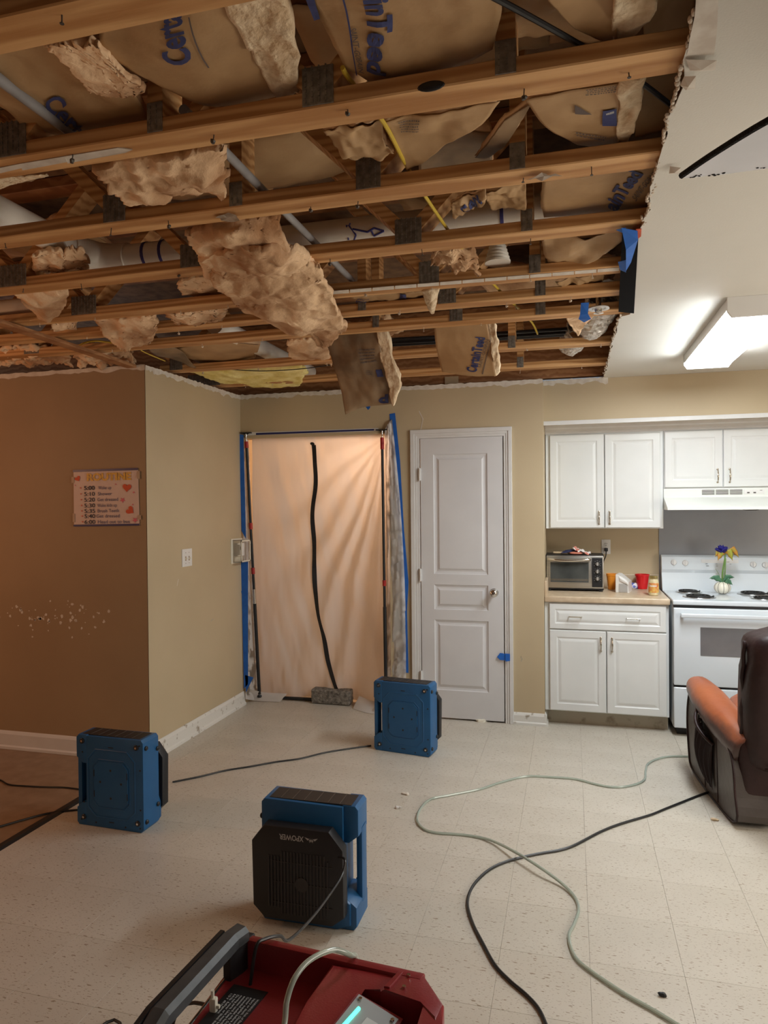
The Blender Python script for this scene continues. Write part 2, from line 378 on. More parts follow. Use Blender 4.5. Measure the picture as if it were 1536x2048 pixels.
for cc in (((1372, 116), (1434, 108), (1430, 128), (1398, 140), (1380, 138)), ((1368, 150), (1392, 140), (1390, 165), (1372, 178), (1360, 168)), ((1340, 330), (1362, 326), (1356, 338), (1338, 345))):
    b = MB(); n = len(cc)
    up = [uz(*p, ZC-.002) for p in cc]; c = sum(up, Vector())/n
    vs = [b.bm.verts.new(p-Vector((0, 0, .012 if i in (1, 2) else .003))) for i, p in enumerate(up)]; cv = b.bm.verts.new(c-Vector((0, 0, .014)))
    for i in range(n): b.bm.faces.new((vs[i], vs[(i+1) % n], cv))
    b.build('paper_flap', 'paper', ceil)
# torn paper along the wall tops
def ragged_strip(p0, p1, h, seed, name, parent, nrm, n=70, m='paper'):
    b = MB(); p0 = Vector(p0); p1 = Vector(p1); nrm = Vector(nrm)
    T = []; B = []
    for i in range(n+1):
        t = i/n; hh = h*(.75+.9*mn.noise(Vector((i*.23, seed, 0)))+.5*mn.noise(Vector((i*.9, seed, 5)))); hh = max(hh, .006)
        q = p0.lerp(p1, t); up = .010+.010*mn.noise(Vector((i*.6, seed, 9)))
        T.append(b.bm.verts.new(q+nrm*.003+Vector((0, 0, up)))); B.append(b.bm.verts.new(q+nrm*.002-Vector((0, 0, hh))))
    for i in range(n): b.bm.faces.new((T[i], T[i+1], B[i+1], B[i]))
    b.build(name, m, parent)
ragged_strip((-5, 3.75, 2.415), (-2.5, 3.75, 2.415), .022, 1, 'torn_paper', wb, (0, -1, 0), 90)
ragged_strip((-2.5, 3.75, 2.412), (-2.5, YW, 2.412), .028, 2, 'torn_paper', wl, (1, 0, 0))
ragged_strip((-2.5, YW, 2.415), (-.19, YW, 2.415), .028, 3, 'torn_paper', wf, (0, -1, 0), 110)
ragged_strip((-.19, 5.13, 2.42), (.25, 5.13, 2.425), .030, 4, 'torn_paper', wk, (0, -1, 0), 25)
# scuffs: chipped paint on the hall wall
b = MB(); rnd = random.Random(5)
for i in range(70):
    px, py = rnd.gauss(110, 65), 1232+rnd.gauss(0, 16)
    if px > 245: continue
    p = uy(px, py, 3.75); r = rnd.uniform(.003, .014); n = 7
    b.quad([(p.x+r*rnd.uniform(.5, 1.2)*math.cos(a*6.283/n), 3.7488, p.z+r*rnd.uniform(.5, 1.2)*math.sin(a*6.283/n)) for a in range(n)])
b.build('paint_chips', 'paper', wb, kind='stuff')
b = MB()
for (x, y), (x2, y2), w in (((357, 1158), (354, 1172), .004), ((838, 822), (846, 838), .004), ((846, 838), (841, 862), .003)):
    if x < 500: p, q = ux(x, y, -2.498), ux(x2, y2, -2.498); dv = Vector((0, w, 0))
    else: p, q = uy(x, y, 5.012), uy(x2, y2, 5.012); dv = Vector((w, 0, 0))
    b.quad([p-dv, p+dv, q+dv, q-dv])
b.build('plaster_scratches', 'paper', wf, kind='stuff')
b = MB(); p = ux(424, 1241, -2.4985); b.quad([p+Vector((0, -.03, -.006)), p+Vector((0, .0, -.002)), p+Vector((0, .03, .010)), p+Vector((0, .0, .008))])
p = uy(1042, 1318, 5.0125)
for dx, dz in ((0, .012), (.006, .0), (.002, -.012)): b.quad([p+Vector((dx-.004, 0, dz-.007)), p+Vector((dx+.002, 0, dz-.007)), p+Vector((dx+.004, 0, dz+.007)), p+Vector((dx-.002, 0, dz+.007))])
b.build('wall_gouges', 'kick', wf, kind='stuff')
# baseboards
def baseboard(name, pts, m, h=.11, th=.013):
    b = MB()
    for (x0, y0), (x1, y1), (nx, ny) in pts:
        a = Vector((x0, y0, 0)); c = Vector((x1, y1, 0)); nn = Vector((nx, ny, 0)); prof = [(0, 0), (th+.008, 0), (th+.008, .016), (th, .024), (th, h-.02), (th*.55, h-.006), (th*.3, h), (0, h)]
        A = [b.bm.verts.new(a+nn*t+Vector((0, 0, z))) for t, z in prof]; B = [b.bm.verts.new(c+nn*t+Vector((0, 0, z))) for t, z in prof]
        for i in range(len(prof)): b.bm.faces.new((A[i], A[(i+1) % len(prof)], B[(i+1) % len(prof)], B[i]))
        b.bm.faces.new(A); b.bm.faces.new(B[::-1])
    o = b.build(name, m); o['kind'] = 'structure'; return o
baseboard('baseboard_hall', [((-5.1, 3.75), (-2.5, 3.75), (0, -1))], 'trim', .115)
baseboard('baseboard_left', [((-2.5, 3.73), (-2.5, 5.02), (1, 0))], 'oldtrim', .105)
baseboard('baseboard_far', [((-.405, YW), (-.178, YW), (0, -1)), ((-.19, 5.0), (-.19, 5.12), (1, 0))], 'oldtrim', .085)
# ------------------------------------------------------------------ door
D0, D1, DT = -1.066, -.467, 2.036
b = MB(); y = 5.004
rails = [(0.012, .211), (.722, .796), (.977, 1.053), (1.92, DT)]
opens = [(.211, .722), (.796, .977), (1.053, 1.92)]
xs0, xs1 = -.968, -.578
def rect(b, x0, x1, z0, z1, y): b.quad([(x0, y, z0), (x1, y, z0), (x1, y, z1), (x0, y, z1)])
for z0, z1 in rails: rect(b, xs0, xs1, z0, z1, y)
rect(b, D0+.003, xs0, .012, DT, y); rect(b, xs1, D1-.003, .012, DT, y)
for z0, z1 in opens: b.panel(xs0, xs1, z0, z1, y, [(0, 0), (.006, .007), (.02, .010), (.032, .007), (.040, .0015), (.046, .001)])
b.box(D0+.003, D1-.003, y+.011, y+.035, .012, DT)
for x in (D0+.003, D1-.003): b.quad([(x, y, .012), (x, y+.03, .012), (x, y+.03, DT), (x, y, DT)])
b.quad([(D0+.003, y, .012), (D1-.003, y, .012), (D1-.003, y+.03, .012), (D0+.003, y+.03, .012)])
door = b.build('door_1', 'door'); door['kind'] = 'structure'
kn = uy(988, 1187, 4.955)
b = MB(); b.lathe([(.006, 5.003), (.030, 5.003), (.031, 4.997), (.012, 4.992), (.011, 4.972), (.024, 4.965), (.029, 4.952), (.027, 4.940), (.015, 4.934), (.004, 4.933)], (kn.x-.004, 0, kn.z), 24, 'y'); b.build('door_knob', 'chrome', door, smooth=True)
for hz in (1.777, 1.045, .30):
    b = MB(); b.box(D0-.012, D0+.010, 4.992, 5.003, hz-.045, hz+.045, .002); b.tube([(D0-.001, 4.990, hz-.046), (D0-.001, 4.990, hz+.046)], .006, 8); b.build('hinge', 'trim', door)
b = MB(); b.box(-1.14, -.40, YW+.04, YW+.05, 0, .02); b.build('threshold', 'black', door)  # black bar standing in for the shade in the gap under the slab
b = MB()
def casing(b, x0, x1, z0, z1, vertical, outer):
    # stepped profile: outer fat, inner thin
    if vertical:
        w = x1-x0; s = [(0, .45, .019), (.45, .72, .013), (.72, 1, .009)]
        for a, c, t in s:
            if outer == 'l': b.box(x0+a*w, x0+c*w, YW-t, YW+.001, z0, z1, .002, 1)
            else: b.box(x1-c*w, x1-a*w, YW-t, YW+.001, z0, z1, .002, 1)
    else:
        w = z1-z0
        for a, c, t in [(0, .45, .019), (.45, .72, .013), (.72, 1, .009)]: b.box(x0+w*a-.0006, x1-w*a+.0006, YW-t-.0006, YW+.0015, z1-c*w-.0004, z1-a*w+.0006, .002, 1)
casing(b, -1.137, -1.070, 0, 2.101, True, 'l'); casing(b, -.463, -.405, 0, 2.101, True, 'r'); casing(b, -1.137, -.405, 2.038, 2.101, False, '')
b.box(-1.085, -1.069, YW, YW+.11, 0, 2.05); b.box(-.464, -.448, YW, YW+.11, 0, 2.05); b.box(-1.07, -.46, YW, YW+.11, 2.037, 2.05)
b.build('trim_3', 'trim')['kind'] = 'structure'
b = MB()
a = [uy(*p, 4.99) for p in ((994, 1314), (1000, 1306), (1012, 1308), (1012, 1321), (1000, 1320))]
b.quad(a); a = [uy(*p, 4.985) for p in ((1010, 1307), (1020, 1308), (1020, 1322), (1011, 1323))]; b.quad(a)
thicken(b, .0008); tag(b.build('painters_tape', 'bluetape'), 'short scrap of blue tape stuck across the white door edge and trim', 'tape')
# ------------------------------------------------------------------ trusses
def wood_box(b, p0, p1, w, h):  # board between two points, w across (world y), h in plane
    p0 = Vector(p0); p1 = Vector(p1); t = (p1-p0).normalized(); yv = Vector((0, 1, 0)); nv = t.cross(yv).normalized()
    vs = []
    for p in (p0, p1):
        vs.append([b.bm.verts.new(p+yv*a*w/2+nv*c*h/2) for a, c in ((-1, -1), (1, -1), (1, 1), (-1, 1))])
    for k in range(4): b.bm.faces.new((vs[0][k], vs[0][(k+1) % 4], vs[1][(k+1) % 4], vs[1][k]))
    b.bm.faces.new(vs[0][::-1]); b.bm.faces.new(vs[1])
TR = [ # y near face, plate pixel ranges (x0,x1), label
 (.62, [], 'pine floor truss just above the camera, out past the top edge of the picture'),
 (1.05, [], 'thick pine floor truss crossing the top left corner of the picture'),
 (1.474, [(0, 52, 270), (295, 325, 235), (605, 667, 175), (990, 1032, 110)], 'nearest full-width pine floor truss, with a dark knot and white paper strip'),
 (1.898, [(207, 250, 415), (459, 484, 385), (712, 761, 345), (1019, 1050, 295)], 'second full-width pine floor truss, scrap of torn white paper on its right half'),
 (2.335, [(0, 52, 540), (361, 404, 512), (790, 843, 465), (1042, 1065, 435)], 'third full-width pine floor truss, crossed by the big fallen insulation clump'),
 (2.768, [(143, 192, 605), (466, 482, 585), (838, 878, 545), (1058, 1081, 520)], 'fourth pine floor truss, with a thin white drywall strip nailed under it'),
 (3.075, [(548, 577, 635), (716, 732, 620), (876, 912, 605), (1070, 1091, 585)], 'fifth pine floor truss, passing beside the black ceiling slot end'),
 (3.385, [(590, 610, 665), (745, 758, 655), (899, 925, 640), (1071, 1091, 620)], 'sixth pine floor truss, behind the hanging blue tape and sprinkler ring'),
 (4.06, [(1016, 1031, 690), (340, 365, 740)], 'seventh pine floor truss, in front of the black cable bundle'),
 (4.66, [(1034, 1047, 735), (376, 440, 760)], 'last pine floor truss, closest to the far wall above the white door')]
rnd = random.Random(11)
def uyz(px, py, y): return uy(px, py, y).x
trusses = []
for ti, (y0, plates, lab) in enumerate(TR):
    yc = y0+.0445
    t = thing('floor_truss', lab, 'truss', (0, yc, 2.443), group='open floor trusses of the ceiling')
    xr = 2.6; xl = -5.1 if y0 < 3.6 else -2.6
    b = MB(); n = 40
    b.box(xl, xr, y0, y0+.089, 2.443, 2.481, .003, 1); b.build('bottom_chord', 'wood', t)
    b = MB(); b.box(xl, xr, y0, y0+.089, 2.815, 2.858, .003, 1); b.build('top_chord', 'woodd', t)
    xs = [ (uy(a, py, y0).x+uy(c, py, y0).x)/2 for a, c, py in plates ]
    ws = [ abs(uy(a, py, y0).x-uy(c, py, y0).x) for a, c, py in plates ]
    if not xs: xs = [-1.6, -.6]; ws = [.1, .1]
    for x in (-3.0, .9, 1.8):
        if min(abs(x-q) for q in xs) > .5 and x > xl: xs.append(x); ws.append(.1)
    for k, (x, w) in enumerate(zip(xs, ws)):
        narrow = w < .065
        if narrow:
            b = MB(); wood_box(b, (x, yc, 2.482), (x, yc, 2.814), .087, .04); b.build('web', 'wood', t)
        else:
            for sgn in (-1, 1):
                b = MB(); wood_box(b, (x+sgn*.02, yc, 2.498), (x+sgn*.34, yc, 2.812), .087, .04); b.build('web', 'wood', t)
        b = MB(); hh = .05 if not narrow else .035
        b.box(x-w/2, x+w/2, y0-.0025, y0+.0005, 2.447, 2.481+hh)
        for r_ in range(int((hh+.034)/.012)):
            for c_ in range(max(2, int(w/.016))):
                cx = x-w/2+.008+c_*.016; cz = 2.453+r_*.012
                if cx < x+w/2-.004: b.box(cx-.0018, cx+.0018, y0-.0045, y0-.002, cz, cz+.008)
        b.build('nail_plate', 'steel', t)
    if y0 > 1:
        for k in range(9 if y0 < 3 else 7):
            x = -2.6+2.9*(k+rnd.uniform(.2, .8))/(9 if y0 < 3 else 7)
            if x > .19: continue
            yy = yc+rnd.uniform(-.02, .02); dx = rnd.uniform(-.004, .004); L = rnd.uniform(.008, .024)
            b = MB(); b.tube([(x, yy, 2.444), (x+dx, yy, 2.443-L)], .0014, 6); b.lathe([(.004, 0), (.0042, .0012), (.001, .002)], (x+dx, yy, 2.443-L-.001), 8)
            if rnd.random() < .35: b.blob((x+dx, yy, 2.443-L*.8), (.007, .006, .005), .9, 6, 4, amp=.6, fr=90, seed=x)
            b.build('nail', 'nail' if y0 < 2.5 else 'gyp', t)
    trusses.append(t)
# knot hole on the nearest truss
b = MB(); p = uy(862, 172, 1.4735); b.blob((p.x, 1.474, 2.447), (.030, .006, .011), 1, 14, 8); b.build('knot', 'black', trusses[2])
# ------------------------------------------------------------------ insulation sheets
def cr(p0, p1, p2, p3, t): return .5*((2*p1)+(p2-p0)*t+(2*p0-5*p1+4*p2-p3)*t*t+(3*p1-p0-3*p2+p3)*t**3)
class Surf:
    def __init__(s, rows, amp=.01, fr=6, seed=0, jag=.0, jf=9, fold=None):
        s.g = [[Vector(p) for p in r] for r in rows]; s.amp = amp; s.fr = fr; s.seed = seed; s.jag = jag; s.jf = jf; s.fold = fold
        c = s.g; n = (c[0][-1]-c[0][0]).cross(c[-1][0]-c[0][0]).normalized(); mid = c[len(c)//2][len(c[0])//2]
        if n.dot(mid-CAM) < 0: n = -n
        s.n = n
    def raw(s, u, v):
        R = len(s.g)-1; C = len(s.g[0])-1
        def line(row, u):
            x = min(max(u, 0), 1)*C; i = min(int(x), C-1); t = x-i+ (u-min(max(u,0),1))*C
            e0 = row[i-1] if i > 0 else row[0]*2-row[1]; e3 = row[i+2] if i+2 <= C else row[C]*2-row[C-1]
            return cr(e0, row[i], row[i+1], e3, t)
        y = min(max(v, 0), 1)*R; j = min(int(y), R-1); t = y-j
        L = lambda q: line(s.g[q], u)
        a, b = L(j), L(j+1); e0 = L(j-1) if j > 0 else a*2-b; e3 = L(j+2) if j+2 <= R else b*2-a
        return cr(e0, a, b, e3, t)
    def __call__(s, u, v, off=0.):
        p = s.raw(u, v); q = p*s.fr+Vector((s.seed*3.1, s.seed, 0))
        d = s.amp*(mn.noise(q)+.45*mn.noise(q*2.3)+.25*mn.noise(q*5.1))
        d -= s.amp*.7*abs(mn.noise(q*1.7+Vector((4, 4, 4))))
        if s.fold: d += s.fold[0]*math.sin((u*s.fold[1]+v*s.fold[2])*6.283)
        return p+s.n*(d+off)
    def uv(s, u, v):   # ragged outline
        if not s.jag: return u, v
        J = lambda a, k: s.jag*(.5+.5*mn.noise(Vector((a*s.jf, k, s.seed)))+.5*max(0, mn.noise(Vector((a*s.jf*3.3, k+7, s.seed)))))
        return J(v, 1)+(1-J(v, 1)-J(v, 2))*u, J(u, 3)+(1-J(u, 3)-J(u, 4))*v
    def find(s, px, py):
        best = None
        for i in range(31):
            for j in range(31):
                u, v = i/30, j/30; x, y = proj(s.raw(u, v)); d = (x-px)**2+(y-py)**2
                if best is None or d < best[0]: best = (d, u, v)
        d, u, v = best; st = 1/30
        for _ in range(6):
            st /= 2
            for du in (-1, 0, 1):
                for dv in (-1, 0, 1):
                    x, y = proj(s.raw(u+du*st, min(max(v+dv*st, 0), 1))); q = (x-px)**2+(y-py)**2
                    if q < d: d = q; bu, bv = u+du*st, min(max(v+dv*st, 0), 1); 
            if d < best[0]: u, v = bu, bv; best = (d, u, v)
        return u, v
def sheet(S_, nu, nv, th, rough=0., b=None, off=0):
    b = b or MB(); A = []; B = []
    for j in range(nv+1):
        ra, rb = [], []
        for i in range(nu+1):
            u, v = S_.uv(i/nu, j/nv); p = S_(u, v, off)
            e = min(1, 6*min(i/nu, 1-i/nu, j/nv, 1-j/nv)); tt = th*(.35+.65*math.sqrt(e)) if th > .01 else th
            if rough:
                q = p*34; k = p*13
                w = Vector((mn.noise(q), mn.noise(q+Vector((9, 0, 0))), mn.noise(q+Vector((0, 9, 0)))))
                w2 = Vector((mn.noise(k), mn.noise(k+Vector((5, 0, 0))), mn.noise(k+Vector((0, 5, 0)))))
                p = p+w*rough*.6+w2*rough*1.3
            ra.append(b.bm.verts.new(p)); rb.append(b.bm.verts.new(p+S_.n*tt+(Vector((mn.noise(p*25), mn.noise(p*25+Vector((3, 3, 3))), mn.noise(p*22)))*rough*1.5 if rough else Vector())))
        A.append(ra); B.append(rb)
    for j in range(nv):
        for i in range(nu):
            b.bm.faces.new((A[j][i], A[j][i+1], A[j+1][i+1], A[j+1][i])); b.bm.faces.new((B[j][i], B[j+1][i], B[j+1][i+1], B[j][i+1]))
    for i in range(nu):
        b.bm.faces.new((A[0][i], B[0][i], B[0][i+1], A[0][i+1])); b.bm.faces.new((A[nv][i], A[nv][i+1], B[nv][i+1], B[nv][i]))
    for j in range(nv):
        b.bm.faces.new((A[j][0], A[j+1][0], B[j+1][0], B[j][0])); b.bm.faces.new((A[j][nu], B[j][nu], B[j+1][nu], A[j+1][nu]))
    return b
def rows(z, *r):   # pixel rows with height(s): each row = [(x,y) or (x,y,z)]
    return [[uz(p[0], p[1], p[2] if len(p) > 2 else z) for p in q] for q in r]
def rowsY(*r): return [[uy(*p) for p in q] for q in r]
GI = 'insulation batts loose in the open ceiling'
def batt(label, R, kraft='kraft', th=.06, amp=.010, fr=6, seed=1, jag=.0, prints=(), fold=None, back=True, name='insulation_batt', nu=26, nv=22, strip=None):
    sf = Surf(R, amp, fr, seed, jag, 9, fold); c = sf.raw(.5, .5)
    t = thing(name, label, 'insulation', tuple(c), group=GI)
    sheet(sf, nu, nv, .0015).build('paper_facing', kraft, t, smooth=True)
    if back: sheet(sf, nu, nv, th, .004, off=.006).build('fiberglass', 'fib', t, smooth=True)
    for pr in prints:
        if pr[0] == 'lines':   # unreadable small print: rows of short dashes
            _, o, rgt, dn, nl, ik = pr; b = MB(); rn = random.Random(seed)
            uo = Vector(sf.find(*o)); ur = Vector(sf.find(o[0]+rgt[0], o[1]+rgt[1]))-uo; ud = Vector(sf.find(o[0]+dn[0], o[1]+dn[1]))-uo
            for k in range(nl):
                a = rn.uniform(0, .08)
                while a < .95:
                    w = rn.uniform(.03, .10); q = [uo+ur*aa+ud*((k+hh)/nl) for aa, hh in ((a, 0), (min(a+w, 1), 0), (min(a+w, 1), .45), (a, .45))]
                    b.quad([sf(p[0], p[1], -.0035) for p in q]); a += w+.03
            b.build('small_print', ik, t)
        elif pr[0] == 'text':
            _, body, o, rgt, up, bold, ik = pr
            uo = Vector(sf.find(*o)); ur = Vector(sf.find(o[0]+rgt[0], o[1]+rgt[1])) - uo; uu = Vector(sf.find(o[0]+up[0], o[1]+up[1]))-uo
            b = MB(); b.text(body, lambda a, h: sf(uo.x+ur.x*a+uu.x*h, uo.y+ur.y*a+uu.y*h, -.0035), bold, 2); b.build('printed_lettering', ik, t)
        else:
            _, pl, ik = pr
            uvs = [Vector(sf.find(*p)) for p in pl]; b = MB(); n = 6
            g = [[b.bm.verts.new(sf(*((uvs[0].lerp(uvs[1], i/n)).lerp(uvs[3].lerp(uvs[2], i/n), j/n)), -.0035)) for i in range(n+1)] for j in range(n+1)]
            for j in range(n):
                for i in range(n): b.bm.faces.new((g[j][i], g[j][i+1], g[j+1][i+1], g[j+1][i]))
            b.build('printed_mark', ik, t)
    if strip:
        s2 = Surf(strip, .012, 14, seed+3, .0); sheet(s2, 14, 26, .05, .007).build('torn_edge', 'fibe', t, smooth=True)
    return t
def fluff(label, Rs, th=.06, amp=.03, fr=7, seed=1, jag=.16, m='fib', rough=.0045, nu=44, nv=40, name='fiberglass_clump'):
    c = Rs[0][len(Rs[0])//2][len(Rs[0][0])//2]
    t = thing(name, label, 'insulation', tuple(c), group='torn fiberglass hanging from the open ceiling')
    for k, R in enumerate(Rs):
        sheet(Surf(R, amp, fr, seed+k, jag, 11), nu, nv, th, rough).build('fiberglass', m, t, smooth=True)
    return t
#BATTS
batt('creased kraft-faced batt with blue lettering beside the grey pipe at top left', rows(2.52, [(-90, 110), (60, 95), (190, 85)], [(-40, 175), (100, 165), (250, 150)], [(40, 250), (160, 268), (300, 235)]), amp=.016, fr=5, seed=2,
     prints=[('text', 'Cert', (84, 206), (62, 70), (30, -24), .028, 'ink')])
fluff('ragged tan fiberglass lying across the creased batt at top left', [rows(2.500, [(70, 100), (130, 85), (195, 70)], [(110, 125), (180, 120), (230, 120)], [(150, 165), (220, 170), (290, 165)], [(170, 195), (235, 205), (300, 200)])], seed=4, th=.03, amp=.012)
batt('big rounded kraft batt reading Cert between the two nearest trusses', rows(2.515, [(205, 40), (330, 5), (450, -30)], [(203, 96), (345, 105, 2.49), (515, 85)], [(262, 142), (420, 212, 2.505), (562, 190)]), amp=.006, seed=5, th=.05,
     prints=[('text', 'Certai', (388, 120), (-30, -112), (-50, 14), .028, 'ink'), ('quad', [(376, 30), (379, 30), (419, 131), (416, 132)], 'inkd')],
     strip=rows(2.51, [(440, -20), (500, -30), (560, -30)], [(470, 50), (530, 45), (580, 50)], [(510, 120), (565, 120), (598, 120)], [(555, 190), (578, 192), (600, 175)]))
batt('large kraft batt with bold blue lettering beside the top centre of the picture', rows(2.515, [(590, -60), (780, -60), (1000, -60)], [(640, 40), (820, 50, 2.50), (1003, 25)], [(688, 128), (810, 175, 2.50), (985, 96)]), amp=.012, fr=7, seed=6,
     prints=[('text', 'ainTeed', (722, -34), (13, 168), (52, -2), .035, 'ink'), ('text', 'SAINT-GOBAIN', (698, 52), (20, 82), (14, -1), .012, 'inkd'), ('quad', [(684, -10), (688, -10), (709, 150), (706, 151)], 'ink'), ('quad', [(610, -10), (628, -10), (640, 36), (626, 42)], 'ink')])
batt('kraft batt with a fluffy torn right side near the top right corner', rows(2.50, [(1060, -60), (1150, -60), (1235, -60)], [(1110, 15), (1175, 25), (1232, 20)], [(1150, 62), (1195, 80), (1236, 88)]), amp=.008, seed=8,
     strip=rows(2.495, [(1228, -40), (1270, -40), (1315, -40)], [(1226, 25), (1262, 25), (1305, 25)], [(1228, 86), (1248, 90), (1280, 62)]))
batt('dark kraft sheet behind the black cable at the top right', rows(2.58, [(990, -60), (1070, -60), (1180, -60)], [(1005, 20), (1080, 30), (1180, 30)], [(1020, 90), (1100, 84), (1210, 80)]), amp=.02, seed=9, fr=8, th=.03)
batt('shadowy kraft batt in the farthest right corner of the nearest bay', rows(2.62, [(1270, -60), (1330, -60), (1400, -60)], [(1280, 10), (1330, 10), (1390, 5)], [(1290, 70), (1330, 62), (1385, 55)]), amp=.012, seed=10, th=.03)
fluff('fluffy torn fiberglass spilling between the first two full trusses at left', [rows(2.47, [(170, 330), (300, 305), (462, 285)], [(205, 370, 2.45), (320, 370, 2.43), (465, 340, 2.47)], [(250, 425, 2.455), (345, 398, 2.46), (462, 388, 2.49)])], seed=12, th=.05, amp=.035, jag=.10)
batt('small kraft scrap with shredded white edge left of the yellow cable', rows(2.50, [(640, 262), (700, 250), (768, 243)], [(665, 290), (720, 292), (772, 285)], [(695, 312), (742, 318), (792, 300)]), amp=.02, seed=13, th=.03, fr=12, jag=.05)
batt('kraft batt with faint printing right of the yellow cable', rows(2.50, [(765, 245), (870, 225), (1000, 205)], [(788, 285), (862, 275), (965, 245)], [(815, 332), (850, 318), (905, 285)]), amp=.014, seed=14,
     prints=[('lines', (796, 246), (44, -10), (6, 22), 5, 'inkd')])
batt('folded brown paper strip hanging below the bare web at upper right', rows(2.52, [(1010, 240), (1035, 225), (1064, 206)], [(980, 280), (1005, 280), (1045, 240)], [(950, 316), (975, 316), (1010, 290)]), amp=.01, seed=15, th=.02, kraft='kraftd')
batt('kraft batt printed with a blue square, right of the bare web', rows(2.50, [(1050, 200), (1150, 180), (1240, 165)], [(1088, 250), (1160, 245), (1240, 235)], [(1155, 292), (1200, 296), (1240, 292)]), amp=.006, seed=16,
     prints=[('quad', [(1206, 216), (1233, 213), (1234, 249), (1205, 248)], 'ink'), ('lines', (1150, 261), (66, 10), (-1, 9), 2, 'inkd'), ('lines', (1170, 176), (66, -12), (1, 16), 4, 'inkd'), ('quad', [(1150, 206), (1160, 210), (1184, 224), (1150, 222)], 'inkd'), ('quad', [(1212, 220), (1228, 217), (1228, 221), (1212, 224)], 'gray')],
     strip=rows(2.495, [(1236, 150), (1268, 155), (1292, 150)], [(1236, 220), (1258, 220), (1282, 215)], [(1234, 290), (1248, 292), (1268, 262)]))
batt('dark smooth kraft batt tucked beside the drywall edge, black cable over it', rows(2.60, [(1262, 150), (1320, 145), (1380, 140)], [(1270, 215), (1310, 210), (1350, 205)], [(1270, 275), (1300, 270), (1335, 262)]), amp=.008, seed=17, th=.03)
batt('rounded brown batt sagging above the second truss near the middle', rows(2.56, [(820, 285), (900, 270), (985, 265)], [(835, 310), (905, 300), (985, 300)], [(840, 345), (910, 335), (985, 330)]), amp=.01, seed=18, kraft='kraftd')
batt('flat kraft batt reading ainTeed beside the drywall edge', rows(2.505, [(1086, 362), (1200, 345), (1330, 325)], [(1082, 400), (1190, 388), (1312, 368)], [(1088, 436), (1180, 430), (1300, 415)]), amp=.005, seed=20,
     prints=[('text', 'ainTeed', (1232, 420), (54, -74), (-26, -12), .035, 'ink'), ('text', 'SAINT-GOBAIN', (1272, 400), (44, -56), (-9, -8), .01, 'inkd')])
batt('crumpled dark kraft bulge hanging beside the flat lettered batt', rows(2.52, [(970, 380), (1010, 372), (1052, 368)], [(975, 400), (1010, 396), (1052, 392)], [(985, 422), (1015, 420), (1052, 412)]), amp=.016, fr=14, seed=21)
batt('torn paper scrap with blue print in front of the white pipe', rows(2.49, [(900, 402), (940, 390), (975, 378)], [(900, 420), (940, 412), (972, 400)], [(905, 440), (925, 428), (950, 415)]), amp=.02, fr=18, seed=22, th=.012, jag=.08, prints=[('text', 'Cert', (925, 425), (40, -28), (-10, -14), .03, 'ink')])
fluff('largest fallen clump of fluffy fiberglass, hanging below four trusses', [
   rows(2.44, [(362, 455, 2.47), (450, 440, 2.46), (560, 435, 2.46)], [(385, 500, 2.45), (470, 480, 2.40), (590, 500, 2.43)], [(405, 552, 2.43), (490, 560, 2.38), (612, 540, 2.42)]),
   rows(2.42, [(385, 520, 2.43), (500, 490, 2.39), (605, 505, 2.43)], [(440, 560, 2.40), (540, 560, 2.36), (650, 545, 2.41)]),
   rows(2.40, [(405, 540, 2.42), (520, 525, 2.40), (650, 528, 2.41)], [(440, 590, 2.39), (560, 590, 2.36), (672, 585, 2.38)], [(500, 635, 2.39), (600, 645, 2.345), (690, 635, 2.36)], [(610, 655, 2.37), (655, 695, 2.35), (698, 668, 2.355)])],
   seed=30, th=.05, amp=.030, fr=6, jag=.09, nu=64, nv=64)
batt('creased kraft batt sagging at the blue tape by the drywall edge', rows(2.49, [(1083, 478), (1170, 470), (1250, 455)], [(1090, 512), (1165, 512, 2.47), (1240, 485)], [(1115, 548), (1150, 545), (1190, 515)]), amp=.014, fr=9, seed=31, fold=(.010, 1.4, 1.2), back=False)
fluff('shredded brown tatters dangling left of the white pipe fitting', [rows(2.49, [(850, 500), (905, 495), (960, 505)], [(855, 520), (905, 520, 2.46), (968, 525, 2.46)], [(860, 540), (910, 535, 2.46), (972, 555, 2.44)])], seed=33, th=.02, amp=.03, jag=.2, fr=16)
fluff('bowl-shaped tan clump hanging at the left edge under the third truss', [rows(2.46, [(22, 582), (80, 576), (140, 572)], [(45, 605), (85, 610, 2.43), (138, 600)], [(78, 636, 2.45), (98, 642, 2.43), (122, 625, 2.45)])], seed=34, th=.04, amp=.02, jag=.08)
fluff('loose tan fiberglass right of the left white pipe elbow', [rows(2.52, [(55, 500), (120, 498), (170, 500)], [(58, 525), (120, 520), (185, 530)], [(60, 552), (125, 550), (190, 548)])], seed=35, th=.03)
fluff('tan fiberglass tuft between third and fourth trusses, left of the fallen clump', [rows(2.50, [(345, 560), (410, 552), (475, 555)], [(350, 575), (410, 580), (475, 580)], [(360, 590), (415, 596), (480, 592)])], seed=36, th=.03, amp=.02)
fluff('row of tan tufts under the fourth truss left of centre', [rows(2.455, [(315, 624), (390, 618), (470, 610)], [(322, 636), (392, 638, 2.44), (465, 628)], [(340, 650), (395, 650, 2.44), (455, 640)])], seed=37, th=.02, amp=.02, jag=.2)
batt('wrinkled kraft scrap with small blue logo between fourth and fifth trusses', rows(2.49, [(700, 590), (780, 586), (855, 578)], [(710, 602), (785, 601), (852, 592)], [(742, 618), (800, 612), (850, 604)]), amp=.012, fr=14, seed=38, th=.02, prints=[('quad', [(800, 588), (812, 587), (813, 595), (800, 596)], 'ink'), ('lines', (712, 598), (26, -3), (1, 10), 3, 'ink')])
